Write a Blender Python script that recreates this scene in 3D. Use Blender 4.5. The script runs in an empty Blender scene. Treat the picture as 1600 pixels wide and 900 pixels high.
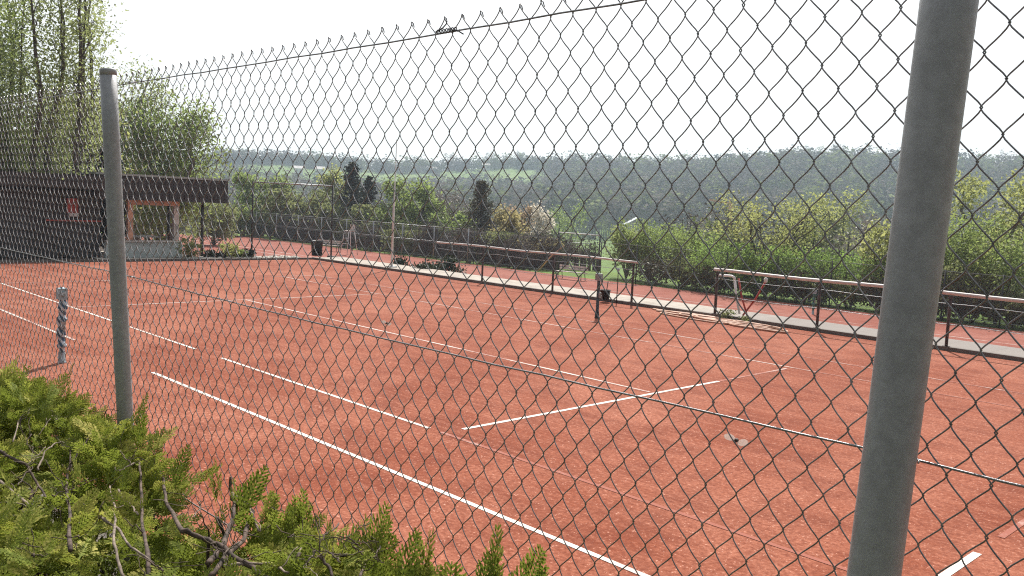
import bpy, math, random
import numpy as np
R = np.random.RandomState
rng = R(7)
rad = math.radians
S = bpy.context.scene
COL = S.collection
PI = math.pi

# ------------------------------------------------------------------ camera
F_PX, YAW, PITCH, ROLL = 1388.57, 2.36869549, -0.09380302, 0.0474923
CAM = np.array([14.2510487, -5.26635508, 2.71692959])
cam_d = bpy.data.cameras.new('camera'); cam = bpy.data.objects.new('camera', cam_d); COL.objects.link(cam)
_f = np.array([math.cos(PITCH)*math.cos(YAW), math.cos(PITCH)*math.sin(YAW), math.sin(PITCH)])
_r0 = np.array([math.sin(YAW), -math.cos(YAW), 0.0]); _u0 = np.cross(_r0, _f)
_r = math.cos(ROLL)*_r0 + math.sin(ROLL)*_u0
_u = -math.sin(ROLL)*_r0 + math.cos(ROLL)*_u0
from mathutils import Matrix, Vector
M = Matrix(((_r[0], _u[0], -_f[0], CAM[0]), (_r[1], _u[1], -_f[1], CAM[1]), (_r[2], _u[2], -_f[2], CAM[2]), (0, 0, 0, 1)))
cam.matrix_world = M
cam_d.sensor_width = 36; cam_d.lens = F_PX/1600*36
cam_d.clip_start = 0.02; cam_d.clip_end = 5000
S.camera = cam

def ray(px, py):
    d = _f*F_PX + _r*(px-800) - _u*(py-450)
    return d/math.hypot(d[0], d[1])            # unit horizontal length
def G(px, py, z=0.0):                          # point of the horizontal plane z seen at a photo pixel
    d = ray(px, py); t = (z-CAM[2])/d[2]
    return CAM+t*d
def AT(px, py, D):                             # point at horizontal distance D
    return CAM+ray(px, py)*D
def ONY(px, py, Y):
    d = ray(px, py); return CAM+d*((Y-CAM[1])/d[1])
def ONX(px, py, X):
    d = ray(px, py); return CAM+d*((X-CAM[0])/d[0])

# ------------------------------------------------------------------ mesh helpers
class MB:
    def __init__(self): self.v = []; self.q = []; self.t = []; self.n = 0; self.qa = []; self.ta = []; self.big = []
    def add(self, V, Q=None, T=None, a=None):
        V = np.asarray(V, float).reshape(-1, 3)
        if Q is not None and len(Q):
            Q = np.asarray(Q, int).reshape(-1, 4); self.q.append(Q+self.n)
            self.qa.append(np.zeros(len(Q)) if a is None else np.broadcast_to(a, (len(Q),)))
        if T is not None and len(T):
            T = np.asarray(T, int).reshape(-1, 3); self.t.append(T+self.n)
            self.ta.append(np.zeros(len(T)) if a is None else np.broadcast_to(a, (len(T),)))
        self.v.append(V); self.n += len(V); return self
    def poly(self, V):                          # n-gon
        V = np.asarray(V, float); self.big.append(list(range(self.n, self.n+len(V)))); self.v.append(V); self.n += len(V); return self
    def box(self, x0, x1, y0, y1, z0, z1, a=None):
        V = [(x, y, z) for z in (z0, z1) for y in (y0, y1) for x in (x0, x1)]
        Q = [(0, 2, 3, 1), (4, 5, 7, 6), (0, 1, 5, 4), (2, 6, 7, 3), (0, 4, 6, 2), (1, 3, 7, 5)]
        return self.add(V, Q, a=a)
    def obox(self, c, ax, ay, az):              # oriented box: centre and three half vectors
        c, ax, ay, az = map(lambda v: np.asarray(v, float), (c, ax, ay, az))
        V = [c+i*ax+j*ay+k*az for k in (-1, 1) for j in (-1, 1) for i in (-1, 1)]
        return self.add(V, [(0, 2, 3, 1), (4, 5, 7, 6), (0, 1, 5, 4), (2, 6, 7, 3), (0, 4, 6, 2), (1, 3, 7, 5)])
    def beam(self, p0, p1, w, h):
        p0, p1 = np.asarray(p0, float), np.asarray(p1, float); d = p1-p0; L = np.linalg.norm(d); d /= L
        s = np.cross(d, (0, 0, 1.0));
        if np.linalg.norm(s) < 1e-3: s = np.array([1.0, 0, 0])
        s /= np.linalg.norm(s); t = np.cross(s, d)
        return self.obox((p0+p1)/2, d*L/2, s*w/2, t*h/2)
    def tube(self, P, r, k=8, cap=True, a=None):
        P = np.asarray(P, float); n = len(P); r = np.broadcast_to(np.asarray(r, float), (n,))
        T = np.gradient(P, axis=0); T /= np.linalg.norm(T, axis=1)[:, None]+1e-12
        up = np.array([0, 0, 1.0]) if abs(T[0][2]) < .9 else np.array([1.0, 0, 0])
        N = np.cross(T[0], up); N /= np.linalg.norm(N); Ns = [N]
        for i in range(1, n):
            N = N-T[i]*(N@T[i]); N /= np.linalg.norm(N)+1e-12; Ns.append(N)
        Ns = np.array(Ns); Bs = np.cross(T, Ns)
        an = np.arange(k)*2*PI/k
        V = P[:, None, :]+r[:, None, None]*(np.cos(an)[None, :, None]*Ns[:, None, :]+np.sin(an)[None, :, None]*Bs[:, None, :])
        i = np.arange(n-1)[:, None]*k; j = np.arange(k)[None, :]; j2 = (j+1) % k
        Q = np.stack([i+j, i+j2, i+k+j2, i+k+j], -1).reshape(-1, 4)
        base = self.n
        self.add(V.reshape(-1, 3), Q, a=a)
        if cap and k > 3:
            self.big.append(list(range(base+k-1, base-1, -1))); self.big.append(list(range(base+(n-1)*k, base+n*k)))
        return self
    def lathe(self, prof, c=(0, 0, 0), k=16):
        P = [(c[0], c[1], c[2]+z) for r, z in prof]; rr = np.array([r for r, z in prof])
        an = np.arange(k)*2*PI/k; n = len(prof)
        V = np.array([[(c[0]+r*math.cos(t), c[1]+r*math.sin(t), c[2]+z) for t in an] for r, z in prof])
        i = np.arange(n-1)[:, None]*k; j = np.arange(k)[None, :]; j2 = (j+1) % k
        return self.add(V.reshape(-1, 3), np.stack([i+j, i+j2, i+k+j2, i+k+j], -1).reshape(-1, 4))
    def mesh(self, name, mat, smooth=False, off=(0, 0, 0), attr=None):
        me = bpy.data.meshes.new(name)
        V = np.concatenate(self.v)-np.asarray(off, float)
        loops = []; sizes = []; at = []
        if self.q: q = np.concatenate(self.q); loops.append(q.ravel()); sizes.append(np.full(len(q), 4)); at.append(np.concatenate(self.qa))
        if self.t: t = np.concatenate(self.t); loops.append(t.ravel()); sizes.append(np.full(len(t), 3)); at.append(np.concatenate(self.ta))
        for b in self.big: loops.append(np.array(b)); sizes.append(np.array([len(b)])); at.append(np.zeros(1))
        loops = np.concatenate(loops).astype(np.int32); sizes = np.concatenate(sizes).astype(np.int32)
        me.vertices.add(len(V)); me.vertices.foreach_set('co', V.astype(np.float32).ravel())
        me.loops.add(len(loops)); me.loops.foreach_set('vertex_index', loops)
        me.polygons.add(len(sizes))
        st = np.zeros(len(sizes), np.int32); st[1:] = np.cumsum(sizes)[:-1]
        me.polygons.foreach_set('loop_start', st); me.polygons.foreach_set('loop_total', sizes)
        me.polygons.foreach_set('use_smooth', np.full(len(sizes), smooth))
        if attr:
            A = me.attributes.new(attr, 'FLOAT', 'FACE'); A.data.foreach_set('value', np.concatenate(at).astype(np.float32))
        me.update(calc_edges=True)
        if mat: me.materials.append(mat)
        return me

WLOC = {}
def _reg(o, w): WLOC[o.name] = np.asarray(w, float)
def tag(o, label, cat, group=None):
    o['label'] = label; o['category'] = cat
    if group: o['group'] = group
    return o
def thing(name, label, cat, loc, group=None):
    o = bpy.data.objects.new(name, None); COL.objects.link(o); o.empty_display_size = .2
    o.location = tuple(float(c) for c in loc); _reg(o, loc)
    return tag(o, label, cat, group)
def part(name, mb, mat, parent, label=None, smooth=False, attr=None):   # mesh written in world coordinates
    w = WLOC[parent.name]
    o = bpy.data.objects.new(name, mb.mesh(name, mat, smooth, w, attr)); COL.objects.link(o); o.parent = parent
    _reg(o, w)
    if label: o['label'] = label
    return o
def solo(name, mb, mat, label, cat, loc, group=None, smooth=False, attr=None):
    o = bpy.data.objects.new(name, mb.mesh(name, mat, smooth, loc, attr)); COL.objects.link(o)
    o.location = tuple(float(c) for c in loc); _reg(o, loc)
    return tag(o, label, cat, group)
def struct(name, mb, mat, kind='structure', smooth=False, attr=None):
    o = bpy.data.objects.new(name, mb.mesh(name, mat, smooth, (0, 0, 0), attr)); COL.objects.link(o); o['kind'] = kind; return o

# ------------------------------------------------------------------ materials
class N:
    def __init__(self, name):
        self.m = bpy.data.materials.new(name); self.m.use_nodes = True
        self.nt = self.m.node_tree; self.nt.nodes.clear(); self.out = self.n('ShaderNodeOutputMaterial')
    def n(self, t, **k):
        x = self.nt.nodes.new(t)
        for a, b in k.items(): setattr(x, a, b)
        return x
    def l(self, a, b): self.nt.links.new(a, b)
    def coord(self, kind='Object'):
        c = self.n('ShaderNodeTexCoord'); return c.outputs[kind]
    def noise(self, vec, scale, detail=4, rough=.6, mapping=None):
        if mapping:
            mp = self.n('ShaderNodeMapping'); mp.inputs['Scale'].default_value = mapping; self.l(vec, mp.inputs[0]); vec = mp.outputs[0]
        x = self.n('ShaderNodeTexNoise'); x.inputs['Scale'].default_value = scale; x.inputs['Detail'].default_value = detail
        x.inputs['Roughness'].default_value = rough; self.l(vec, x.inputs['Vector']); return x.outputs['Fac']
    def ramp(self, fac, stops):
        x = self.n('ShaderNodeValToRGB'); self.l(fac, x.inputs[0]); e = x.color_ramp.elements
        while len(e) < len(stops): e.new(.5)
        for i, (p, c) in enumerate(stops): e[i].position = p; e[i].color = (c, c, c, 1) if not hasattr(c, '__len__') else (*c, 1)
        return x.outputs[0]
    def mix(self, fac, a, b):
        x = self.n('ShaderNodeMix', data_type='RGBA')
        for i, v in ((0, fac), (6, a), (7, b)):
            if hasattr(v, 'is_linked'): self.l(v, x.inputs[i])
            elif i == 0: x.inputs[0].default_value = v
            else: x.inputs[i].default_value = (*v, 1)
        return x.outputs[2]
    def bsdf(self, col, rough=.7, metal=0., spec=.5, bump=None, bstr=.3, bdist=.01):
        b = self.n('ShaderNodeBsdfPrincipled')
        for k, v in (('Base Color', col), ('Roughness', rough), ('Metallic', metal)):
            if hasattr(v, 'is_linked'): self.l(v, b.inputs[k])
            else: b.inputs[k].default_value = (*v, 1) if k == 'Base Color' else v
        b.inputs['Specular IOR Level'].default_value = spec
        if bump is not None:
            x = self.n('ShaderNodeBump'); x.inputs['Strength'].default_value = bstr; x.inputs['Distance'].default_value = bdist
            self.l(bump, x.inputs['Height']); self.l(x.outputs[0], b.inputs['Normal'])
        return b.outputs[0]
    def done(self, sh): self.l(sh, self.out.inputs['Surface']); return self.m

def paint(name, c, rough=.6, var=.15, scale=6, metal=0., spec=.4, c2=None):
    m = N(name); co = m.coord(); f = m.noise(co, scale, 5)
    c2 = c2 or tuple(x*(1-var*2.2) for x in c)
    col = m.mix(m.ramp(f, [(.3, 0), (.75, 1)]), c2, tuple(min(1, x*(1+var)) for x in c))
    return m.done(m.bsdf(col, rough, metal, spec, m.noise(co, scale*8, 3), .15, .004))

def leaf_mat(name, c1, c2, c3=None, trans=.6, rough=.55, spec=.3):
    m = N(name); a = m.n('ShaderNodeAttribute'); a.attribute_name = 'tint'
    stops = [(0, c1), (1, c2)] if c3 is None else [(0, c1), (.6, c2), (1, c3)]
    col = m.ramp(a.outputs['Fac'], stops)
    b = m.bsdf(col, rough, 0, spec)
    t = m.n('ShaderNodeBsdfTranslucent'); m.l(m.mix(.6, col, tuple(min(1, 1.25*x) for x in c2)), t.inputs[0])
    mx = m.n('ShaderNodeMixShader'); mx.inputs[0].default_value = trans; m.l(b, mx.inputs[1]); m.l(t.outputs[0], mx.inputs[2])
    return m.done(mx.outputs[0])

def clay_mat(name, base=(.232, .063, .031), pale=(.345, .128, .078), dark=(.13, .029, .014), speck=.48):
    m = N(name); co = m.coord()
    big = m.noise(co, .33, 5, .6); mid = m.noise(co, 1.6, 6, .65); fine = m.noise(co, 22, 5, .8)
    drag = m.noise(co, 1.2, 4, .6, mapping=(.35, 5, 1))
    c = m.mix(m.ramp(big, [(.42, 0), (.62, 1)]), base, pale)
    c = m.mix(m.ramp(mid, [(.36, .6), (.56, 0)]), c, dark)
    c = m.mix(m.ramp(drag, [(.48, 0), (.7, .7)]), c, pale)
    c = m.mix(m.ramp(fine, [(.34, .9), (.58, 0)]), c, dark)
    c = m.mix(m.ramp(fine, [(.56, 0), (.72, .55)]), c, (.5, .24, .17))
    v = m.n('ShaderNodeTexVoronoi'); v.inputs['Scale'].default_value = 34; m.l(co, v.inputs['Vector'])
    sz = m.noise(co, 11, 2)
    k = m.n('ShaderNodeMath', operation='SUBTRACT'); m.l(m.ramp(sz, [(.34, .0), (.8, .42)]), k.inputs[0]); m.l(v.outputs['Distance'], k.inputs[1])
    sp = m.ramp(k.outputs[0], [(.0, 0), (.05, speck)])
    c = m.mix(sp, c, (.66, .4, .31))
    return m.done(m.bsdf(c, .95, 0, .15, fine, .5, .01))

M_CLAY = clay_mat('red_clay')
M_CLAY2 = clay_mat('red_clay_lower', (.235, .072, .05), (.31, .125, .095), (.16, .045, .03), .2)

def line_mat():
    m = N('worn_line_paint'); co = m.coord()
    w = m.noise(co, .55, 3, .6); f = m.noise(co, 12, 4, .75)
    a = m.n('ShaderNodeAttribute'); a.attribute_name = 'tint'      # wear of each line
    ad = m.n('ShaderNodeMath', operation='ADD'); m.l(w, ad.inputs[0]); m.l(a.outputs['Fac'], ad.inputs[1])
    mu = m.n('ShaderNodeMath', operation='MULTIPLY_ADD'); m.l(f, mu.inputs[0]); mu.inputs[1].default_value = .5; m.l(ad.outputs[0], mu.inputs[2])
    col = m.mix(m.ramp(mu.outputs[0], [(.60, 0), (.97, 1)]), (.66, .61, .56), (.27, .085, .055))
    return m.done(m.bsdf(col, .8, 0, .2, f, .2, .004))
M_LINE = line_mat()

def galv(name, c=(.2, .21, .215), c2=(.13, .137, .14), metal=.35, rough=.5, sc=9):
    m = N(name); co = m.coord()
    f = m.noise(co, sc, 6, .7); g = m.noise(co, 60, 4, .7); st = m.noise(co, 7, 4, .6, mapping=(6, 6, .4))
    col = m.mix(m.ramp(f, [(.3, 0), (.7, 1)]), c2, c)
    col = m.mix(m.ramp(g, [(.4, .35), (.6, 0)]), col, tuple(x*.6 for x in c2))
    col = m.mix(m.ramp(st, [(.55, 0), (.75, .35)]), col, (.3, .3, .29))
    return m.done(m.bsdf(col, rough, metal, .5, g, .25, .002))
M_POST = galv('weathered_galvanised', (.36, .365, .378), (.285, .29, .30), .06)
M_WIRE = paint('dull_zinc_wire', (.27, .265, .27), .36, .2, 40, .85, .5)
M_CAP = paint('dull_grey_cap', (.3, .31, .3), .6, .2, 40)
M_WHITE = paint('white_metal_paint', (.72, .72, .72), .5, .12, 5)
M_RAIL = paint('pale_rusty_rail', (.64, .615, .6), .5, .15, 4, .0, .4, (.5, .44, .41))
M_RUST = paint('dark_rusty_steel', (.09, .06, .055), .7, .3, 8)
M_DARK = paint('dark_steel', (.045, .045, .05), .6, .3, 8)
M_BLACK = paint('black_plastic', (.018, .018, .02), .5, .2, 8)
M_BLUE = paint('blue_green_post_paint', (.05, .12, .16), .5, .3, 14)
M_STEEL = galv('bare_steel', (.42, .44, .46), (.28, .3, .32), .5, .4)
M_RED = paint('red_paint', (.42, .05, .035), .5, .2, 8)
M_HOSE = paint('salmon_hose_rubber', (.56, .31, .2), .55, .2, 5)
M_CONC = paint('pale_concrete', (.62, .56, .48), .9, .14, 1.3)
M_KERB = paint('kerb_concrete', (.16, .14, .125), .9, .2, 3)
M_BARK = paint('bark', (.105, .08, .065), .9, .35, 7)
M_BARKG = paint('grey_bark', (.17, .15, .135), .9, .3, 7)
M_BIRCH = paint('pale_bark', (.4, .38, .35), .85, .35, 5)
M_DWOOD = paint('dark_stained_timber', (.055, .05, .052), .75, .3, 5)
M_ORWOOD = paint('pink_orange_timber', (.66, .36, .25), .7, .2, 4)
M_PALEWOOD = paint('pale_timber', (.64, .58, .54), .75, .2, 4)
M_SOIL = paint('dark_soil', (.07, .05, .038), 1, .3, 5)
M_TWIG = paint('thuja_wood', (.115, .078, .06), .85, .4, 30)
M_TWIGP = paint('dead_pale_twig', (.27, .21, .165), .85, .35, 40)

# ------------------------------------------------------------------ world, sun, view
SUN_EL, SUN_AZ = rad(50), math.atan2(.78, -.62)
w = bpy.data.worlds.new('World'); S.world = w; w.use_nodes = True
nt = w.node_tree; nt.nodes.clear()
bg = nt.nodes.new('ShaderNodeBackground'); wo = nt.nodes.new('ShaderNodeOutputWorld'); nt.links.new(bg.outputs[0], wo.inputs[0])
sky = nt.nodes.new('ShaderNodeTexSky'); sky.sky_type = 'NISHITA'; sky.sun_disc = False
sky.sun_elevation = SUN_EL; sky.sun_rotation = PI/2-SUN_AZ; sky.air_density = 1.2; sky.dust_density = 3.0
tc = nt.nodes.new('ShaderNodeTexCoord'); mp = nt.nodes.new('ShaderNodeMapping'); mp.inputs['Scale'].default_value = (1, 1, 3.5)
nz = nt.nodes.new('ShaderNodeTexNoise'); nz.inputs['Scale'].default_value = 2.2; nz.inputs['Detail'].default_value = 6
nt.links.new(tc.outputs['Generated'], mp.inputs[0]); nt.links.new(mp.outputs[0], nz.inputs['Vector'])
cr = nt.nodes.new('ShaderNodeValToRGB'); cr.color_ramp.elements[0].position = .3; cr.color_ramp.elements[1].position = .6
cr.color_ramp.elements[0].color = (.72, .72, .72, 1); cr.color_ramp.elements[1].color = (.97, .97, .97, 1)
nt.links.new(nz.outputs['Fac'], cr.inputs[0])
mx = nt.nodes.new('ShaderNodeMix'); mx.data_type = 'RGBA'; nt.links.new(cr.outputs[0], mx.inputs[0]); nt.links.new(sky.outputs[0], mx.inputs[6])
# thin bright cloud veil, brightest around the sun's side of the sky, dimmer behind the viewer
vd = nt.nodes.new('ShaderNodeVectorMath'); vd.operation = 'DOT_PRODUCT'; nt.links.new(tc.outputs['Generated'], vd.inputs[0])
vd.inputs[1].default_value = (math.cos(rad(38))*math.cos(SUN_AZ), math.cos(rad(38))*math.sin(SUN_AZ), math.sin(rad(38)))
vr = nt.nodes.new('ShaderNodeValToRGB'); vr.color_ramp.elements[0].position = .0; vr.color_ramp.elements[0].color = (.15, .155, .165, 1)
vr.color_ramp.elements[1].position = .62; vr.color_ramp.elements[1].color = (.72, .72, .725, 1)
e_ = vr.color_ramp.elements.new(1.0); e_.color = (.95, .95, .94, 1)
nt.links.new(vd.outputs['Value'], vr.inputs[0])
vs = nt.nodes.new('ShaderNodeVectorMath'); vs.operation = 'SCALE'; vs.inputs['Scale'].default_value = 9.2; nt.links.new(vr.outputs[0], vs.inputs[0])
nt.links.new(vs.outputs[0], mx.inputs[7])
nt.links.new(mx.outputs[2], bg.inputs[0]); bg.inputs['Strength'].default_value = .1

sl = bpy.data.lights.new('sun', 'SUN'); sl.energy = 5.0; sl.angle = rad(.6); sl.color = (1, .955, .89)
so = bpy.data.objects.new('sun', sl); COL.objects.link(so)
sd = Vector((math.cos(SUN_EL)*math.cos(SUN_AZ), math.cos(SUN_EL)*math.sin(SUN_AZ), math.sin(SUN_EL)))
so.rotation_euler = (-sd).to_track_quat('-Z', 'Y').to_euler(); so.location = (0, 0, 60)
S.view_settings.view_transform = 'Standard'; S.view_settings.look = 'None'; S.view_settings.gamma = 1; S.view_settings.use_curve_mapping = False
S.view_settings.exposure = .6
S.render.engine = 'CYCLES'
S.cycles.use_denoising = False; S.cycles.filter_width = 1.15; S.cycles.max_bounces = 8; S.cycles.transparent_max_bounces = 8; S.cycles.volume_bounces = 1
S.cycles.sample_clamp_indirect = 6

# ------------------------------------------------------------------ terrain
def sm(a, b, x): t = np.clip((x-a)/(b-a), 0, 1); return t*t*(3-2*t)
EL_AZ = np.array([90, 106, 115, 120, 128, 136, 144, 154, 166, 190.0]); EL = np.array([3.7, 3.75, 3.75, 3.5, 3.05, 2.75, 2.35, 2.0, 1.5, 1.3])
def terrain(x, y):
    x = np.asarray(x, float); y = np.asarray(y, float)
    q = np.maximum(y-36.5, (-66-x)*.8)
    z = -1.56-6.3*sm(0, 62, q)
    dx, dy = x-CAM[0], y-CAM[1]; D = np.hypot(dx, dy); az = np.degrees(np.arctan2(dy, dx)) % 360
    el = np.interp(az, EL_AZ, EL)
    top = 2.7+600*np.tan(np.radians(el))-8
    top = top+4.5*sm(131, 136, az)*sm(500, 600, D)
    fr_ = np.where(D > 300, sm(290, 640, D)*.55+np.clip((D-300)/320, 0, 1)*.45, 0)
    fl_ = np.interp(D, [300, 480, 520, 640, 700], [0, .2, .32, 1, 1.02]); wl = sm(130, 136, az)
    z = z+(top-z)*(fr_*(1-wl)+fl_*wl)
    z = z+.6*np.sin(x*.021+1)*np.sin(y*.027)*sm(60, 200, D)+3*np.sin(az*.35+D*.008)*sm(350, 500, D)*.6
    return z
def sheet(xs, ys, zf):
    X, Y = np.meshgrid(xs, ys); Z = zf(X, Y); nx, ny = len(xs), len(ys)
    i = np.arange(ny-1)[:, None]*nx; j = np.arange(nx-1)[None, :]
    return np.stack([X, Y, Z], -1).reshape(-1, 3), np.stack([i+j, i+j+1, i+nx+j+1, i+nx+j], -1).reshape(-1, 4)
m = N('meadow_ground'); co = m.coord(); f1 = m.noise(co, .012, 4); f2 = m.noise(co, .35, 5)
c = m.mix(m.ramp(f1, [(.42, 0), (.6, 1)]), (.13, .21, .05), (.18, .26, .07)); c = m.mix(m.ramp(f2, [(.35, .6), (.65, 0)]), c, (.07, .085, .03))
M_GRASS = m.done(m.bsdf(c, .95, 0, .1))
xs = np.concatenate([np.arange(-1000, -150, 25), np.arange(-150, 80, 4), np.arange(80, 700, 25)])
ys = np.concatenate([np.arange(-220, -40, 20), np.arange(-40, 130, 4), np.arange(130, 1150, 20)])
mb = MB(); mb.add(*sheet(xs, ys, terrain)); struct('terrain', mb, M_GRASS, smooth=True)

# platform of the upper court, clay sheet, kerbs, walkway
mb = MB(); mb.box(-46, 34, -3.0, 10.9, -1.9, -.03); mb.box(-19.9, 34, 10.9, 16.4, -1.9, -.03); struct('terrace_ground', mb, M_SOIL)
mb = MB(); mb.add(*sheet(np.linspace(-18.45, 30, 25), np.linspace(-2.6, 14.86, 10), lambda x, y: 0*x)); struct('tennis_court', mb, M_CLAY)
mb = MB(); mb.add(*sheet(np.linspace(-66, 34, 12), np.linspace(11, 35.2, 5), lambda x, y: 0*x-1.5)); struct('lower_court', mb, M_CLAY2)
mb = MB(); mb.box(-18.6, 32, 14.86, 14.98, -.03, .088); mb.box(-18.62, -18.5, 2.0, 14.86, -.03, .07); struct('kerb', mb, M_KERB)
m = N('walkway_slabs'); co = m.coord(); f1 = m.noise(co, .18, 3); f2 = m.noise(co, 2.5, 6, .7)
br = m.n('ShaderNodeTexBrick'); br.inputs['Scale'].default_value = 1; br.offset = 0; br.inputs['Mortar Size'].default_value = .012; br.inputs['Brick Width'].default_value = 1.0; br.inputs['Row Height'].default_value = 3
br.inputs['Color1'].default_value = br.inputs['Color2'].default_value = (1, 1, 1, 1); br.inputs['Mortar'].default_value = (.35, .33, .3, 1); m.l(co, br.inputs['Vector'])
c = m.mix(m.ramp(f2, [(.35, 0), (.65, 1)]), (.28, .245, .21), (.4, .36, .315))
mul = m.n('ShaderNodeMix', data_type='RGBA', blend_type='MULTIPLY'); mul.inputs[0].default_value = 1; m.l(c, mul.inputs[6]); m.l(br.outputs[0], mul.inputs[7])
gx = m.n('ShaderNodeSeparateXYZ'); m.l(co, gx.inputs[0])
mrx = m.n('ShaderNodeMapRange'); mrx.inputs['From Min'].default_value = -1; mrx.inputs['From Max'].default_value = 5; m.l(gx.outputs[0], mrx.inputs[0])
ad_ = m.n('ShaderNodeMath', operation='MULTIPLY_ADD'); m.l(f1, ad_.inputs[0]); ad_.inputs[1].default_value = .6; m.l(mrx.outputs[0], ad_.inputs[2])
c = m.mix(m.ramp(ad_.outputs[0], [(.4, 0), (1.1, .85)]), mul.outputs[2], (.19, .17, .16))   # darker and greyer towards the right
M_WALK = m.done(m.bsdf(c, .9, 0, .2, f2, .3, .01))
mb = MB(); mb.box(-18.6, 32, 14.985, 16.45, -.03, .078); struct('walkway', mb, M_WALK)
mb = MB(); mb.box(-19.95, 34, 16.455, 16.65, -1.9, .05); solo('retaining_wall', mb, M_KERB, 'grey retaining wall under the far edge of the pale walkway', 'wall', (0, 16.55, -1.5))
# bank on the near side, where the photographer and the fence stand
def bank(x, y): return np.where(y < -4.0, 1.15, 1.15*(1-sm(-4.0, -2.75, y)))-.02
mb = MB(); mb.add(*sheet(np.linspace(-46, 34, 60), np.concatenate([np.linspace(-40, -4.1, 12), np.linspace(-4, -2.6, 10)]), bank)); struct('bank', mb, paint('grey_brown_bank_soil', (.115, .10, .082), .95, .3, 2), smooth=True)

mb = MB(); mb.add(*sheet(np.linspace(-19.88, -18.63, 3), np.linspace(9.5, 14.85, 5), lambda x, y: 0*x-.012)); struct('pebble_strip', mb, paint('pale_pebble_bed', (.6, .56, .5), .9, .3, 14))
mb = MB(); mb.add(*sheet(np.linspace(-24, -18.63, 3), np.linspace(6.6, 9.49, 3), lambda x, y: 0*x-.010)); struct('paving', mb, M_CONC)
mb = MB(); mb.add(*sheet(np.linspace(7, 15, 9), np.linspace(-5.2, -4.02, 4), lambda x, y: 1.138+0*x)); struct('hedge_bed_soil', mb, M_SOIL)
# court lines (flat strips 4 mm above the clay)
def lines(name, segs, z, mat):
    mb = MB()
    for x0, y0, x1, y1, wd, wear in segs:
        d = np.array([x1-x0, y1-y0]); L = np.hypot(*d); d /= L; n = np.array([-d[1], d[0]])*wd/2
        k = max(2, int(L/1.0)); t = np.linspace(0, 1, k)
        P = np.stack([x0+(x1-x0)*t, y0+(y1-y0)*t], -1)
        A = np.concatenate([P-n, P+n]); V = np.c_[A, np.full(len(A), z)]
        i = np.arange(k-1); mb.add(V, np.stack([i, i+1, k+i+1, k+i], -1), a=wear)
    return struct(name, mb, mat, attr='tint')
W5 = .055
xC = G(237, 582)[0]; xC0 = G(120, 531)[0]; xD1 = G(300, 546)[0]; xD2 = G(340, 560)[0]; xD3 = G(668, 670)[0]
lines('court_markings', [
    (-11.88, 0, xC0, 0, W5, .0), (xC, 0, 11.7, 0, W5+.004, -.18),
    (-11.88, 1.37, xD1, 1.37, W5, -.1), (xD2, 1.37, xD3, 1.37, W5, -.12), (xD3+.2, 1.37, 8.4, 1.37, W5, .2), (8.4, 1.37, 11.88, 1.37, W5, .45),
    (-11.88, 10.97, 11.88, 10.97, .05, .16), (-11.88, 9.6, 11.88, 9.6, .05, .12),
    (11.88, .9, 11.88, 2.62, .07, -.2), (11.88, 3.2, 11.88, 10.9, .06, .25), (-11.88, 0, -11.88, 10.97, W5, .12),
    (6.4, 1.68, 6.4, 7.2, W5+.01, -.2), (6.4, 7.2, 6.4, 9.4, W5, .1), (-6.4, 1.42, -6.4, 9.55, W5, .05),
    (-6.4, 5.485, 6.3, 5.485, W5, .02)], .004, M_LINE)
XN2 = -4.9
lines('lower_court_markings', [
    (XN2-11.88, 19.3, XN2+11.88, 19.3, .06, -.1), (XN2-11.88, 30.27, XN2+11.88, 30.27, .06, 0), (XN2-11.88, 28.9, XN2+11.88, 28.9, .06, 0), (XN2-11.88, 20.67, XN2+11.88, 20.67, .06, 0),
    (XN2+11.88, 19.3, XN2+11.88, 30.27, .06, 0), (XN2-11.88, 19.3, XN2-11.88, 30.27, .06, 0), (XN2-6.4, 20.67, XN2-6.4, 28.9, .06, 0), (XN2+6.4, 20.67, XN2+6.4, 28.9, .06, 0), (XN2-6.4, 24.8, XN2+6.4, 24.8, .06, 0),
    (-59, 16.2, -35, 16.2, .07, -.1), (-59, 27.2, -35, 27.2, .07, -.1), (-59, 25.8, -35, 25.8, .07, -.1), (-35, 16.2, -35, 27.2, .07, 0), (-40.6, 17.5, -40.6, 25.8, .07, 0)], -1.496, M_LINE)

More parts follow.
